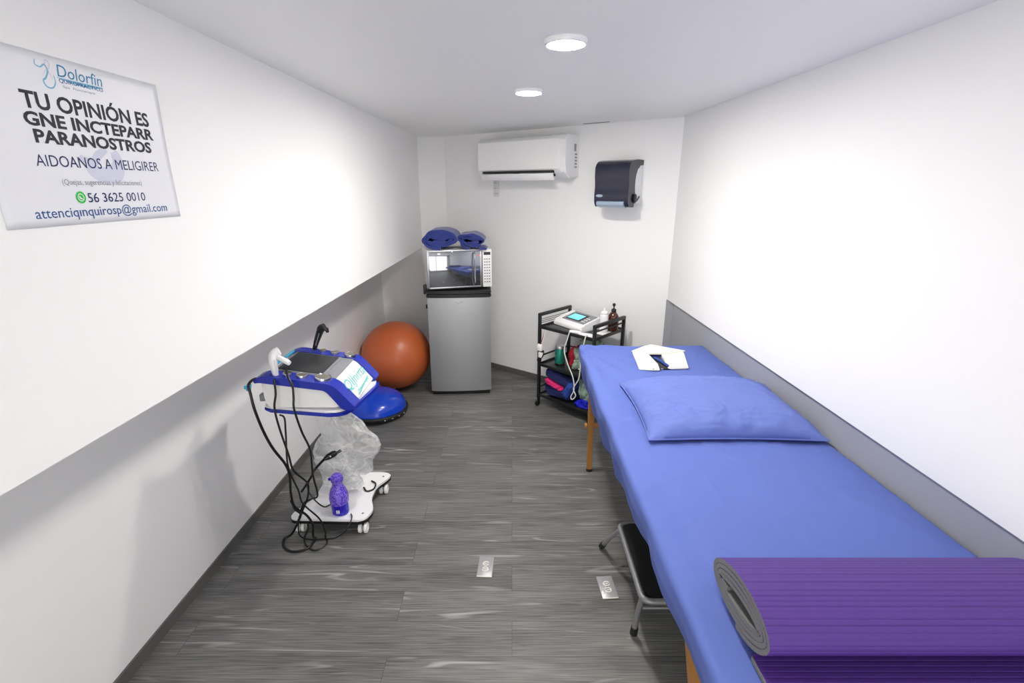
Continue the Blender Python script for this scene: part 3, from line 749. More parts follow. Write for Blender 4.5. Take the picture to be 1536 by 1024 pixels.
# hook-shaped lead on the base and small end
o = tube('cable', catmull([(-.79, 2.28, .098), (-.765, 2.25, .0945), (-.735, 2.27, .0945), (-.738, 2.32, .0945), (-.765, 2.34, .098)], 6), .0045, 'cable')
tag(o, 'short black hooked cable end lying on the far right of the trolley base', 'cable', 'black cables of the therapy console')

# crumpled plastic bag
def bag(name, outline, yc, yb, m, seed, facets=5.5, depth=.06):
    """closed crumpled shell. outline: (x,z) points; yc mid depth as function of z"""
    P = [Vector(q) for q in outline]; n = len(P); cx = sum(p.x for p in P)/n; cz = sum(p.y for p in P)/n
    def rad(a):
        d = Vector((math.cos(a), math.sin(a))); best = .02
        for i in range(n):
            p = P[i]-Vector((cx, cz)); q = P[(i+1) % n]-Vector((cx, cz)); e = q-p
            den = d.x*e.y-d.y*e.x
            if abs(den) < 1e-9: continue
            t = (p.x*e.y-p.y*e.x)/den; s = (p.x*d.y-p.y*d.x)/den
            if t > 0 and -1e-6 <= s <= 1+1e-6: best = max(best, t)
        return best
    bm = bmesh.new(); na, nr = 72, 15
    bmesh.ops.create_uvsphere(bm, u_segments=20, v_segments=11, radius=1)
    for v in bm.verts:
        p = v.co.copy(); a = math.atan2(p.z, p.x); rr = min(1, math.hypot(p.x, p.z))
        R_ = rad(a)
        x = cx+rr*R_*math.cos(a); z = cz+rr*R_*math.sin(a)
        c = noise.cell_vector(Vector((x*facets*3, z*facets*3, seed)))
        f1 = noise.voronoi(Vector((x*14, z*14, seed+p.y*.8)))[0]
        y = yc(z)+p.y*depth*(.55+.9*f1[0])+.012*nz(x*20, z*20, seed)
        v.co = (x+.006*nz(x*25, z*25, seed+5), y, max(yb, z+.006*nz(x*25, z*25, seed+9)))
    return finish(name, bm, m, smooth=False)
out = [(-.895, .53), (-.835, .60), (-.757, .625), (-.700, .55), (-.684, .495), (-.639, .44), (-.667, .347), (-.713, .309), (-.715, .232), (-.75, .19), (-.80, .19), (-.86, .30), (-.91, .27), (-.985, .26), (-.998, .30), (-1.001, .381), (-.954, .44), (-.908, .495)]
o = bag('plastic_bag', out, lambda z: 2.295-(z-.09)*.368, .095, 'film', 4, depth=.045)
tag(o, 'crumpled clear plastic bag hanging below the console above the trolley base', 'bag'); bag_top = o
out = [(-.995, .36), (-.93, .34), (-.86, .30), (-.80, .24), (-.77, .15), (-.79, .10), (-.99, .10), (-.985, .20)]
o = bag('lower_fold', out, lambda z: 2.27-(z-.09)*.368, .0955, 'film', 12, depth=.035); o.parent = bag_top

# violet bottle on the base
bt = empty('spray_bottle', (-.845, 2.075, .0905)); bt.scale = (1.15, 1.15, 1.0)
prof = [(0, 0), (.030, 0), (.0345, .004), (.036, .012), (.0365, .09), (.034, .11), (.026, .135), (.018, .155), (.0165, .165), (.0165, .172), (0, .172)]
bm = bmesh.new(); vs = lathe_bm(bm, prof, (0, 0, 0), 40); bmesh.ops.scale(bm, vec=(1, .8, 1), verts=vs); finish('bottle_body', bm, 'violet', bt)
bm = bmesh.new(); vs = lathe_bm(bm, [(.030, .06), (.0385, .065), (.0395, .09), (.037, .114), (.029, .14), (.021, .158), (.019, .172), (.0235, .18), (.026, .195), (.023, .210), (.012, .218), (0, .219)], (0, 0, 0), 40)
for v in bm.verts: v.co += Vector((nz(v.co.x*60, v.co.y*60, v.co.z*60), nz(v.co.y*60, v.co.z*60, 3), 0))*.003
finish('bubble_wrap', bm, 'bubble', bt)
box('nozzle', (-.024, -.008, .196), (.018, .012, .012), 'violet', bt, .004)
bm = bmesh.new()
for s in (-1, 1): bm_box(bm, (s*.004, -.0296, .028), (.006, .002, .018), .0008)
finish('label_mark', bm, 'white_gloss', bt)
tag(bt, 'violet bottle wrapped in bubble film standing on the trolley base', 'bottle')

# ------------------------------------------------------------------ utility cart
ct = empty('utility_cart', (.207, 3.54, 0), math.atan2(-.694, .716))
CL, CD, TZ = .49, .36, .736
T_ = .022
for (x, y) in ((0, 0), (CL, 0), (0, CD), (CL, CD)):
    o = box('post', (x, y, (TZ+.06)/2), (T_, T_, TZ-.06), 'black_metal', ct, .004)
    cst = box('caster', (x, y, .05), (.014, .022, .035), 'black', ct, .003)
    lathe('wheel', [(0, -.010), (.018, -.010), (.024, -.007), (.024, .007), (.018, .010), (0, .010)], (x, y-.012, .024), 'black_rubber', cst, 24, Matrix.Rotation(PI/2, 3, 'Y'))
for x in (0, CL):
    box('handle_rail', (x, CD/2, TZ-.008), (T_+.004, CD+T_, .024), 'black_metal', ct, .006)
    for z in (.662, .676, .690) if x == 0 else (.690,):
        tube('side_wire', [(x, 0, z), (x, CD, z)], .0022 if x == 0 else .006, 'black_metal', ct, 8)
for z, nm in ((.640, 's'), (.345, 's'), (.095, 's')):
    sh = box('shelf', (CL/2, CD/2, z-.009), (CL-.006, CD-.006, .012), 'shelf', ct, .003)
    for y in (-.002, CD+.002): box('shelf_rim', (CL/2, y, z-.004), (CL-.02, .010, .024), 'black_metal', sh, .003)
    for x in (.0, CL): box('shelf_rim', (x, CD/2, z-.004), (.010, CD-.02, .024), 'black_metal', sh, .003)
for z in (.405, .155):
    for x in (0, CL): tube('side_rail', [(x, 0, z), (x, CD, z)], .007, 'black_metal', ct, 8)
    tube('side_rail', [(0, CD, z), (CL, CD, z)], .005, 'black_metal', ct, 8)
for z in (.375,): 
    for (x, y) in ((0, 0), (CL, 0)): lathe('joint', [(.012, -.014), (.017, -.010), (.017, .010), (.012, .014)], (x, y, z), 'black', ct, 16)
tag(ct, 'black three-tier rolling utility cart behind the head of the massage bed', 'cart')
CM = Matrix.Translation((.207, 3.54, 0)) @ Matrix.Rotation(math.atan2(-.694, .716), 4, 'Z')
CA = math.atan2(-.694, .716)
def cp(u, v, z): return tuple(CM @ Vector((u, v, z)))
SZ = .6375

# electrotherapy unit
eu = empty('electrotherapy_unit', cp(.175, .10, SZ), CA+R(-11))
hx = .152
pr_ = rounded([(-.0, .0), (.20, .0), (.205, .075), (.19, .082), (.035, .048), (.0, .028)], [.006, .006, .01, .012, .02, .01], 4)
bm = bmesh.new(); bm.free()
prism('case', pr_, -hx, hx, 'white_gloss', eu, .008, 'X', 3)
sl = math.atan2(.082-.048, .155); rx = Matrix.Rotation(sl, 3, 'X')
def ept(x, y, h=0.): return (x, y, .048+(y-.035)*(.034/.155)+h)
bm = bmesh.new(); bm_box(bm, (0, 0, 0), (.235, .145, .004), .0015, 2, Matrix.Translation(ept(.012, .112, .001)) @ rx.to_4x4()); finish('control_face', bm, 'grey_panel', eu)
bm = bmesh.new(); bm_box(bm, (0, 0, 0), (.145, .108, .003), .001, 2, Matrix.Translation(ept(-.005, .108, .0035)) @ rx.to_4x4()); finish('screen_frame', bm, 'screen', eu)
bm = bmesh.new(); bm_box(bm, (0, 0, 0), (.118, .078, .002), .0005, 2, Matrix.Translation(ept(-.012, .106, .0055)) @ rx.to_4x4()); finish('display', bm, 'lcd', eu)
for i in range(2):
    for j in range(3): bm = bmesh.new(); bm_box(bm, (0, 0, 0), (.012, .009, .004), .001, 2, Matrix.Translation(ept(.085+i*.020, .07+j*.026, .004)) @ rx.to_4x4()); finish('key', bm, 'white_matte', eu)
lathe('dial', [(.016, 0), (.015, .008), (0, .009)], ept(-.115, .10, .002), 'white_matte', eu, 20, rx)
tag(eu, 'white electrotherapy unit with glowing cyan display on the cart top', 'medical device')
# white paper/pads beside it
ph = empty('applicator_head', cp(.405, .035, SZ), CA+R(8))
bm = bmesh.new(); vs = lathe_bm(bm, [(0, 0), (.050, 0), (.058, .004), (.056, .011), (.042, .016), (0, .018)], (0, 0, 0), 32); bmesh.ops.scale(bm, vec=(1.15, .6, 1), verts=vs); finish('head', bm, 'white_gloss', ph)
tube('grip', catmull([(-.045, 0, .010), (-.09, .006, .012), (-.14, .0, .012)], 5), [.013]*10+[.009], 'white_gloss', ph, 12)
tag(ph, 'white hand applicator lying in front of the electrotherapy unit', 'applicator')
mt_ = grid('white_liner', 10, 10, lambda u, v: cp(.375+.10*u, .13+.21*v, SZ+.0012), 'white_matte', thick=.001)
tag(mt_, 'white paper liner under the two bottles on the cart top', 'paper')
# bottles
wb = empty('squeeze_bottle', cp(.425, .205, SZ+.0015))
lathe('bottle_body', [(0, 0), (.026, 0), (.029, .004), (.030, .012), (.030, .115), (.027, .128), (.022, .134)], (0, 0, 0), 'white_gloss', wb, 36)
lathe('cap', [(.026, .131), (.027, .133), (.026, .142), (.016, .150), (.009, .153), (.007, .170), (.004, .174), (0, .174)], (0, 0, 0), 'white_gloss', wb, 30)
tag(wb, 'plain white squeeze bottle with pointed cap on the cart top', 'bottle')
ab = empty('pump_bottle', cp(.455, .275, SZ+.0015))
lathe('bottle_body', [(0, 0), (.034, 0), (.0385, .005), (.039, .014), (.039, .095), (.036, .112), (.026, .128), (.017, .137), (.015, .142)], (0, 0, 0), 'amber', ab, 40)
lathe('collar', [(.0165, .137), (.0175, .139), (.0175, .155), (.015, .160), (.006, .163), (.0045, .165), (.0045, .184)], (0, 0, 0), 'black', ab, 28)
bm = bmesh.new(); lathe_bm(bm, [(.004, .178), (.010, .183), (.0115, .192), (.009, .200), (0, .203)], (0, 0, 0), 24); finish('pump_head', bm, 'black', ab)
tube('spout', [(0, 0, .192), (.004, .024, .192), (.006, .034, .187)], [.0055, .0045, .004], 'black', ab, 8)
tag(ab, 'amber brown pump bottle with black pump on the cart top', 'bottle')
# middle shelf
MZ = .3425
cn = empty('canister', cp(.118, .10, MZ))
lathe('can_body', [(0, 0), (.032, 0), (.036, .003), (.037, .008), (.037, .122), (.034, .128)], (0, 0, 0), 'green', cn, 36)
lathe('lid', [(.034, .126), (.0355, .128), (.0355, .142), (.032, .147), (0, .148)], (0, 0, 0), 'steel', cn, 36)
lathe('bottom_band', [(.0372, .004), (.0378, .005), (.0378, .014), (.0372, .015)], (0, 0, 0), 'black', cn, 36)
tag(cn, 'green metal canister with silver lid on the cart middle shelf', 'canister')
def blob(name, loc, s, m, seed, amp=.25, f=2.2, rz=0.0, flat=True, fine=.05):
    bm = bmesh.new(); bmesh.ops.create_icosphere(bm, subdivisions=5, radius=1)
    for v in bm.verts:
        p = v.co.copy(); sq = max(abs(p.x), abs(p.y), abs(p.z)); p = p*(.55+.45/sq)/1.0
        d = 1+amp*nz(v.co.x*f, v.co.y*f, v.co.z*f+seed)+fine*abs(nz(v.co.x*f*3, v.co.y*f*3, v.co.z*f*3+seed))*2
        p *= d; p = Vector((p.x*s[0], p.y*s[1], p.z*s[2]))
        if p.z < -s[2]*.72: p.z = -s[2]*.72
        v.co = p
    o = finish(name, bm, m, angle=60); o.location = (loc[0], loc[1], loc[2]+s[2]*.72); o.rotation_euler = (0, 0, rz); return o
o = blob('red_pouch', cp(.212, .19, MZ), (.042, .05, .082), 'red', 2, .3, rz=CA)
tag(o, 'crumpled bright red cloth pouch behind the green canister on the cart', 'pouch')
gbm = empty('clear_bag', cp(.345, .16, MZ), CA)
o = blob('bag_film', (0, 0, 0), (.085, .10, .10), 'film_green', 6, .35); o.parent = gbm
for k, (x, z, a) in enumerate(((-.04, .03, 30), (-.015, .05, 38), (.01, .035, 24), (.03, .06, 45), (-.03, .08, 12), (.0, .10, 30))):
    d = Vector((math.cos(R(a)), -.1, math.sin(R(a))))*.045; c = Vector((x, -.085, z))
    o = tube('green_strip', [c-d, c, c+d], .006, 'green' if k % 2 else 'white_matte', gbm, 6)
tag(gbm, 'clear bag with green and white strips beside the red pouch', 'bag')
o = blob('folded_mesh_pack', cp(.33, .20, MZ+.165), (.075, .06, .038), 'film_green', 15, .3, rz=CA)
tag(o, 'grey-green crumpled pack lying on top of the clear bag', 'pack')
# adapter hanging on left post
ad = empty('power_adapter', cp(.028, -.020, .40), CA)
box('adapter_body', (0, -.008, .085), (.046, .022, .05), 'white_matte', ad, .004)
box('adapter_lower', (.008, -.006, .030), (.036, .018, .045), 'white_matte', ad, .004)
box('black_shell', (.006, -.004, .057), (.042, .020, .012), 'black', ad, .003)
tube('lead', catmull([(.004, -.006, .108), (.018, -.004, .15), (.030, .0, .19), (.034, .004, .225)], 5), .0025, 'copper', ad, 6)
tube('lead', catmull([(.012, -.006, .108), (.028, -.004, .15), (.034, .0, .19), (.036, .004, .225)], 5), .0025, 'white_matte', ad, 6)
tube('strap', catmull([(.030, -.004, .07), (.036, -.006, .04), (.020, -.012, .005)], 5), .004, 'black', ad, 6)
tag(ad, 'white power adapter with red leads hanging at the left cart post', 'adapter')
# white cord loop
pts = [(.300, .01, SZ+.006), (.288, -.012, .652), (.277, -.022, .60), (.255, -.024, .514), (.288, -.024, .422), (.339, -.024, .333), (.355, -.024, .245), (.330, -.026, .18), (.345, -.028, .163), (.372, -.026, .20), (.352, -.028, .250), (.392, -.026, .333), (.400, -.024, .42), (.41, -.024, .53), (.425, -.022, .62), (.43, -.014, .655), (.425, .012, SZ+.01)]
o = tube('cord', catmull([cp(*q) for q in pts], 7), .0042, 'cable_white')
tag(o, 'white cord hanging in a long loop down the front of the cart', 'cord')
# bottom shelf clothes
BZ = .0925
def cloth_slab(name, u0, u1, v0, v1, z, h, m, seed, sag=.01, tilt=0.0, zl=None):
    def f(u, v):
        e = (math.sin(PI*min(max(u, 0), 1))**.25)
        uu = u0+(u1-u0)*u+.010*nz(v*5, u*5, seed); vv = v0+(v1-v0)*v+.010*nz(u*5, v*5, seed+2)
        return cp(uu, vv, z+h*(.55+.45*math.sin(PI*u)**.4*math.sin(PI*v)**.4)+tilt*(u-.5)+sag*nz(u*4, v*4, seed))
    return f
def pillowy(name, c, s, m, seed, rz=0.0, ry=0.0, amp=.12, e=.55):
    bm = bmesh.new(); bmesh.ops.create_icosphere(bm, subdivisions=5, radius=1)
    for v in bm.verts:
        p = v.co; q = Vector([math.copysign(abs(t)**e, t) for t in p])
        q *= 1+amp*nz(p.x*2.5, p.y*2.5, p.z*2.5+seed)+amp*.4*nz(p.x*7, p.y*7, p.z*7+seed)
        v.co = (q.x*s[0], q.y*s[1], q.z*s[2])
    o = finish(name, bm, m, angle=60); o.location = c; o.rotation_euler = (0, ry, rz); return o
o = pillowy('folded_clothes', cp(.165, .125, BZ+.052), (.145, .115, .044), 'navy', 1, CA)
tag(o, 'dark navy folded cloth bundle at the bottom of the cart', 'clothes')
o = pillowy('pink_garment', cp(.135, .065, BZ+.112), (.085, .065, .020), 'pink', 2, CA, R(12), .2)
tag(o, 'bright pink garment showing between navy clothes on the cart', 'clothes')
o = pillowy('folded_jacket', cp(.165, .115, BZ+.168), (.125, .105, .042), 'navy', 5, CA, R(12), .1, .45)
tag(o, 'navy folded jacket on top of the pink garment on the cart', 'clothes')
o = pillowy('blue_garment', cp(.270, .055, BZ+.100), (.030, .06, .070), 'navy2', 6, CA, R(28), .15, .5)
tag(o, 'mid-blue garment edge beside the pink garment on the cart', 'clothes')
o = blob('wrapped_bundle', cp(.400, .12, BZ+.05), (.062, .09, .095), 'film_green', 22, .3, rz=CA)
tag(o, 'grey-green plastic wrapped bundle at the right of the cart bottom', 'bundle')
o = pillowy('blue_bag', cp(.405, .045, BZ+.030), (.065, .045, .030), 'bluebag', 31, CA, R(-14), .3)
tag(o, 'bright blue plastic bag on the bottom shelf near the bed leg', 'bag')

# ------------------------------------------------------------------ massage table
X0, X1, Y0, Y1, TT = .418, 1.128, .28, 2.80, .722
tb = empty('massage_table', ((X0+X1)/2, (Y0+Y1)/2, 0))
cx, cy = (X0+X1)/2, (Y0+Y1)/2
box('cushion_top', (0, 0, .678), (X1-X0-.05, Y1-Y0-.06, .05), 'cream', tb, .015)
for s in (-1, 1):
    box('side_frame', (s*((X1-X0)/2-.05), 0, .635), (.025, Y1-Y0-.2, .06), 'wood', tb, .003)
    box('end_frame', (0, s*((Y1-Y0)/2-.12), .635), (X1-X0-.12, .025, .06), 'wood', tb, .003)
def leg(x0, y0, z0, x1, y1):
    bm = bmesh.new(); a = .019; b = .015
    A = [bm.verts.new((x0+dx*a-cx, y0+dy*a*.8-cy, z0)) for dx, dy in ((-1, -1), (1, -1), (1, 1), (-1, 1))]
    B = [bm.verts.new((x1+dx*b-cx, y1+dy*b*.8-cy, .012)) for dx, dy in ((-1, -1), (1, -1), (1, 1), (-1, 1))]
    bm.faces.new(A); bm.faces.new(B)
    for i in range(4): bm.faces.new((A[i], A[(i+1) % 4], B[(i+1) % 4], B[i]))
    bmesh.ops.bevel(bm, geom=list(bm.edges), offset=.003, segments=2, affect='EDGES')
    l = finish('leg', bm, 'wood', tb)
    lathe('rubber_foot', [(0, 0), (.017, 0), (.018, .004), (.017, .016), (0, .017)], (x1-cx, y1-cy, 0), 'black_rubber', l, 16)
    return l
leg(.455, 2.60, .63, .462, 2.60); leg(1.14, 2.60, .63, 1.15, 2.60)
leg(.452, 1.00, .63, .550, 1.02); leg(1.14, 1.00, .63, 1.12, 1.02)
box('stretcher', (0, 2.60-cy, .30), (.66, .018, .030), 'wood', tb, .003)
box('stretcher', (0, 1.01-cy, .30), (.60, .018, .030), 'wood', tb, .003)
lathe('leg_knob', [(0, 0), (.014, 0), (.016, .006), (.013, .014), (0, .015)], (.437-cx, 2.60-cy, .30), 'wood', tb, 16, Matrix.Rotation(-PI/2, 3, 'Y'))
box('latch', (.432-cx, 2.02-cy, .585), (.016, .03, .03), 'tube', tb, .003)
tag(tb, 'long wooden-legged massage table along the right wall', 'massage table')

# sheet: flat cloth coordinates (p,q) draped over the table edge
def drape(u, v):
    Lq = Y1-Y0; q0 = -.16+(Lq+.29)*v; W = xr_lo(min(Y0+q0, Y1))-.012-X0
    dl = .120+.006*nz(v*9, 1.0)+.105*min(1, max(0, ((Y0+(Y1-Y0)*v)-1.25)/.75))
    dr = .06; df = .13; dn = .16
    p = -dl+(W+dl+dr)*u; q = -dn+(Lq+dn+df)*v
    ex = min(0, p)+max(0, p-W); ey = min(0, q)+max(0, q-Lq)
    bx = min(max(p, 0), W); by = min(max(q, 0), Lq)
    d = math.hypot(ex, ey); r = .020
    bulge = 0
    edge_in = -.020*math.sin(PI*min(1, max(0, (q)/Lq)))  if bx < .05 else 0
    z = TT; ox = oy = 0
    if d > 1e-6:
        dx, dy = ex/d, ey/d
        arc = r*PI/2
        if d < arc:
            a = d/r; h = r*math.sin(a); dz = r*(1-math.cos(a))
        else:
            h = r; dz = r+(d-arc)
        yy = q
        fold = (.006*math.sin(yy*19+2*nz(yy*3, 2.))+.006*nz(yy*11, 4.7)) * min(1, dz/.10)
        h += fold+.0*dz
        h -= .22*max(0, dz-.06) if ex < 0 else 0
        if ex > 0: h = min(h, .006)
        ox = dx*h; oy = dy*h; z = TT-dz
    x = X0+bx+ox; y = Y0+by+oy
    # shallow wrinkles of the top, tension folds at the far left corner
    wx = x-X0; wy = Y1-y
    wr = .0034*nz(x*4+y*1.2, y*5, 1.3)+.0022*nz(x*14+y*5, y*8, 7)+.0012*nz(x*30-y*14, y*9, 3)
    cr = math.exp(-((wx*.9)**2+(wy*.8)**2)/.16)
    ang_ = math.atan2(wy+.06, wx+.05)
    wr += .0075*cr*math.sin(ang_*26+2*nz(x*3, y*3))*min(1, math.hypot(wx, wy)/.12)
    # long ripple beside the left edge
    wr += .006*math.exp(-((wx-.045-.02*math.sin(y*2))/.02)**2)*math.sin(y*3.2+.5)
    wr -= .0035*math.exp(-((wx-.09)/.02)**2)*(.5+.5*nz(y*3, 8.))
    wr += .0030*(1-abs(nz(x*3.2+y*2.4, y*1.6-x*2.0, 11))*3.2)*max(0, 1-wx/.5) if wx < .5 else 0
    rd = abs(nz(x*5-y*3.5, y*2.6+x*1.2, 23)); wr += .0040*max(0, 1-rd/.09)*(.35+.65*math.exp(-wx/.25))
    rd = abs(nz(x*2.2+y*5.0, y*1.3-x*3, 31)); wr += .0028*max(0, 1-rd/.07)
    z += wr if d < .02 else wr*.4
    return (x+edge_in*(1 if d < .3 else 1)*.8*math.exp(-(max(0, x-X0)/.08)), y, z)
sh = grid('bed_sheet', 150, 260, drape, 'sheet', thick=.0022)
tag(sh, 'periwinkle blue fitted sheet covering the massage table', 'bed sheet')

# pillow
pw_ = empty('pillow', (.836, 1.895, TT+.003), R(-.6))
def pil(u, v, top):
    hx_, hy_ = .328, .275
    a = 2*u-1; b = 2*v-1
    pin = 1-.035*(1-a*a)*0
    x = hx_*a*(1-.04*(1-abs(a)**2)*abs(b)**6)*(1-.045*(1-b*b)*abs(a)**8*0)
    y = hy_*b*(1-.04*(1-a*a)*0)
    sx = (1-.05*(1-b*b))*1.0; sy = (1-.05*(1-a*a))
    x *= 1-(1-sx)*abs(a)**4; y *= 1-(1-sy)*abs(b)**4
    prof = (max(0, 1-a**4)**.62)*(max(0, 1-b**4)**.62)
    h = .080*prof
    wrn = (.006*nz(a*2.2, b*5)+.003*nz(a*3+b*4, b*11, 2))*prof**.4
    rim = max(abs(a), abs(b))
    wrn += .010*math.sin(8*math.atan2(b, a)*2+3*nz(a, b))*max(0, rim-.62)*(1-rim)*6
    wrn += .008*math.exp(-((a+.52+.25*(b+.5))/.045)**2)*math.exp(-((b+.45)/.35)**2)*prof**.5
    wrn -= .006*math.exp(-((a+.60+.25*(b+.5))/.035)**2)*math.exp(-((b+.45)/.35)**2)*prof**.5
    for q, (fx, fy, am) in enumerate(((2.4, 3.4, .0050), (4.6, -2.2, .0035), (-1.5, 5.2, .0040))):
        rd = abs(nz(a*fx+b*fy*.4, b*fy-a*fx*.3, 41+q*9)); wrn += am*max(0, 1-rd/.10)*prof**.4*(.3+.7*max(abs(a), abs(b)))
    if top: return (x, y, .012+h+wrn)
    return (x, y, max(.002, .010-.010*prof))
bm = bmesh.new(); nu, nv = 110, 90
Tt = [[bm.verts.new(pil(i/nu, j/nv, True)) for j in range(nv+1)] for i in range(nu+1)]
Bb = [[(Tt[i][j] if i in (0, nu) or j in (0, nv) else bm.verts.new(pil(i/nu, j/nv, False))) for j in range(nv+1)] for i in range(nu+1)]
for i in range(nu):
    for j in range(nv):
        bm.faces.new((Tt[i][j], Tt[i+1][j], Tt[i+1][j+1], Tt[i][j+1]))
        q = (Bb[i][j], Bb[i][j+1], Bb[i+1][j+1], Bb[i+1][j])
        try: bm.faces.new(q)
        except ValueError: pass
finish('pillowcase', bm, 'pillow', pw_, angle=80)
edge = []
for k in range(240):
    t = k/240*4; s = int(t); f_ = t-s
    u, v = ((f_, 0), (1, f_), (1-f_, 1), (0, 1-f_))[s]
    p = pil(u, v, True); edge.append((p[0]*1.004, p[1]*1.004, p[2]))
o = tube('piping', edge, .0028, 'pillow', pw_, 6, True)
prism('corner_flap', [(.300, -.262), (.328, -.268), (.318, -.250)], .010, .013, 'pillow', pw_)
tag(pw_, 'plump light blue pillow lying across the middle of the massage table', 'pillow')

# cream face-rest cover
fc = empty('face_rest_cover', (.80, 2.53, TT+.001))
def fpt(x, y): return (x-.80, y-2.53)
leftp = [(.655, 2.372), (.745, 2.362), (.762, 2.43), (.752, 2.545), (.80, 2.56), (.80, 2.77), (.685, 2.655)]
def pad(name, outline, z0, h, bev=.006):
    return prism(name, rounded([fpt(*q) for q in outline], .008, 3), z0, z0+h, 'cream', fc, bev, 'Z', 3)
pad('left_panel', [(.653, 2.372), (.756, 2.362), (.765, 2.44), (.758, 2.60), (.70, 2.66), (.683, 2.655)], .002, .014)
pad('right_panel', [(.806, 2.385), (.912, 2.392), (.972, 2.650), (.955, 2.66), (.83, 2.60), (.826, 2.54)], .002, .014)
bm = bmesh.new()
top = [(-.125, .112), (-.05, .18), (.01, .215), (.07, .19), (.178, .115), (.10, .085), (.025, .058), (-.045, .058), (-.10, .098)]
def hz(x, y): return .026+.006*math.exp(-((x)/.05)**2)
A = [bm.verts.new((x, y, .0165)) for x, y in top]; B = [bm.verts.new((x, y, hz(x, y)-.005)) for x, y in top]
cA = bm.verts.new((.01, .13, .0165)); cB = bm.verts.new((.01, .13, .032))
for i in range(len(top)):
    j = (i+1) % len(top)
    bm.faces.new((A[i], A[j], B[j], B[i])); bm.faces.new((B[i], B[j], cB)); bm.faces.new((A[j], A[i], cA))
finish('top_flap', bm, 'cream', fc)
bm = bmesh.new(); bm_box(bm, (-.014, -.05, .006), (.06, .19, .006), .002); finish('notch_shade_hardware', bm, 'black', fc)  # black strip stands for the shade in the notch and dark hardware there
bm = bmesh.new(); bm_box(bm, (0, 0, 0), (.016, .15, .006), .002, 2, Matrix.Translation((-.002, -.05, .013)) @ Matrix.Rotation(R(14), 4, 'Z')); finish('strap', bm, 'navy2', fc)
for k in range(3):
    box('snap', (-.075+k*.022, -.158, .012), (.012, .006, .007), 'chrome', fc, .002)
tag(fc, 'cream folded face-rest cover at the far end of the blue sheet', 'face rest cover')

# ------------------------------------------------------------------ yoga mat
ym = empty('yoga_mat', (.80, .81, TT+.004))
# flat under-layer
def ribbed(u, v):
    y = -.40+.34*v; rp = -.0009*max(0, 1-abs(((y/.0115) % 1)-.5)/.16)
    return (-.325+.655*u, y, .0125+rp)
fl = grid('flat_layer', 4, 420, ribbed, 'mat_purple', ym)
prism('layer_core', rounded([(-.327, -.402), (.332, -.402), (.332, -.058), (-.327, -.058)], .01, 3), .0005, .0115, 'mat_grey', ym, .001)
o = roll('rolled_layers', .132, .062, .0105, 3.9, .668, ('mat_purple', 'mat_grey'), (.003, .010, .0745), ym, ripple=.0016, rip_n=.0118, axis='X', seg=300, wob=.025, seed=2, ledges=8, gap=1.10, rot=(R(-8), 0, 0))
tag(ym, 'rolled purple ribbed yoga mat with grey underside on the near end of the bed', 'yoga mat')

# ------------------------------------------------------------------ step stool
ss = empty('step_stool', (.63, 1.60, 0))
x0, x1, y0, y1, hz_ = -.165, .16, -.205, .215, .222
rim = [(x*1.0, y) for x, y in rounded([(x0, y0), (x1, y0), (x1, y1), (x0, y1)], .035, 6)]
tube('frame_tube', [(a, b, hz_) for a, b in rim], .0115, 'tube', ss, 12, True)
prism('tread', rounded([(x0+.010, y0+.010), (x1-.010, y0+.010), (x1-.010, y1-.010), (x0+.010, y1-.010)], .03, 6), hz_-.004, hz_+.012, 'tread', ss, .004)
def sleg(P):
    l = tube('leg', catmull(P, 5), .010, 'tube', ss, 12)
    a, b = Vector(P[-2]), Vector(P[-1]); d = (b-a).normalized()
    tube('rubber_tip', [b-d*.012, b+d*.024], [.0135, .0145], 'black_rubber', l, 12)
sleg([(x0+.005, y1-.02, hz_-.01), (-.185, .25, .13), (-.205, .315, .034)])
sleg([(x0+.005, y0+.03, hz_-.01), (-.168, -.165, .13), (-.170, -.150, .038)])
sleg([(x1-.005, y1-.02, hz_-.01), (.175, .25, .13), (.19, .315, .034)])
sleg([(x1-.005, y0+.03, hz_-.01), (.163, -.165, .13), (.165, -.150, .038)])
tube('cross_brace', [(-.155, -.17, .16), (.155, -.17, .16)], .006, 'tube', ss, 8)
tube('cross_brace', [(-.18, .26, .13), (.18, .26, .13)], .006, 'tube', ss, 8)
box('hinge_plate', (-.02, -.185, .195), (.05, .012, .03), 'tube', ss, .003)
tag(ss, 'low step stool with black tread and grey tube frame beside the bed', 'step stool')

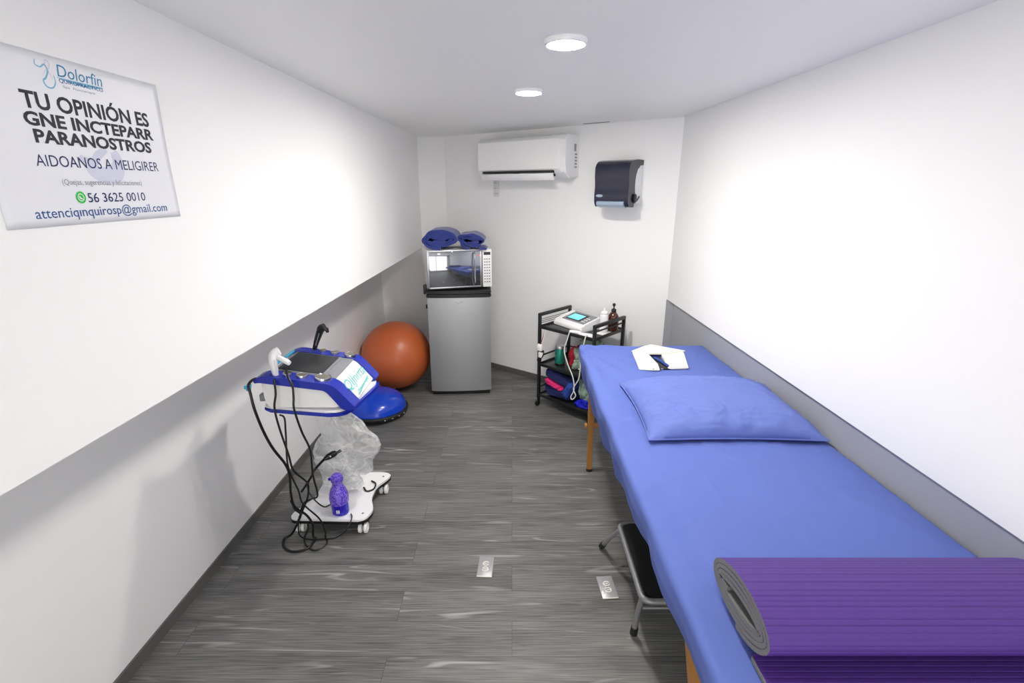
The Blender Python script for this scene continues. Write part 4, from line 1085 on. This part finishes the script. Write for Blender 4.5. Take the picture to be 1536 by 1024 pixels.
# ------------------------------------------------------------------ floor outlets
def outlet(x, y, rz, label):
    e = empty('floor_outlet', (x, y, 0), rz)
    box('cover_plate', (0, 0, .003), (.068, .122, .006), 'plate', e, .002)
    for s in (-1, 1):
        bm = bmesh.new(); c = s*.017
        pts = [(.0128*math.cos(t), c+.0118*math.sin(t), .0064) for t in [R(20+k*320/24) for k in range(25)]]
        if s < 0: pts = [(-a, b, z) for a, b, z in pts]
        tube_bm(bm, pts, .0022, 6)
        tube_bm(bm, [(-.010, c, .0064), (.006, c, .0064)] if s > 0 else [(.010, c, .0064), (-.006, c, .0064)], .0018, 6)
        o = finish('receptacle', bm, 'plate_light', e)
    lathe('screw', [(.003, 0), (.003, .0008), (0, .001)], (0, 0, .006), 'chrome', e, 10)
    box('edge_lip', (0, -.0595, .0045), (.066, .004, .005), 'plate_light', e, .001)
    return tag(e, label, 'floor outlet', 'metal floor outlets')
outlet(-.118, 1.808, R(-3), 'metal floor outlet plate in the middle of the floor')
outlet(.404, 1.690, R(4), 'metal floor outlet plate closest to the step stool')

# ------------------------------------------------------------------ camera, world, view
cam = bpy.data.cameras.new('camera'); co = bpy.data.objects.new('camera', cam); COL.objects.link(co); sc.camera = co
cam.sensor_fit = 'HORIZONTAL'; cam.sensor_width = 36; cam.lens = 36*740/1536
cam.clip_start = .02
co.location = (0, 0, 1.62); co.rotation_euler = (R(90-17.2658), 0, 0)
w = bpy.data.worlds.new('world'); sc.world = w; w.use_nodes = True
w.node_tree.nodes['Background'].inputs['Color'].default_value = (1, .975, .93, 1); w.node_tree.nodes['Background'].inputs['Strength'].default_value = 3.1
pl_ = bpy.data.lights.new('fill_portal', 'AREA'); pl_.shape = 'RECTANGLE'; pl_.size = 2.13; pl_.size_y = 1.85; pl_.cycles.is_portal = True  # portal for world fill light through the added front opening
po = bpy.data.objects.new('fill_portal', pl_); COL.objects.link(po); po.location = (-.035, YB-.02, 1.05); po.rotation_euler = (R(90), 0, 0)
sc.view_settings.view_transform = 'Standard'; sc.view_settings.look = 'None'; sc.view_settings.gamma = 1
sc.view_settings.use_curve_mapping = False; sc.view_settings.exposure = 0.27
sc.cycles.use_denoising = True; sc.cycles.max_bounces = 10; sc.cycles.diffuse_bounces = 7; sc.cycles.transparent_max_bounces = 24
sc.cycles.sample_clamp_indirect = 6
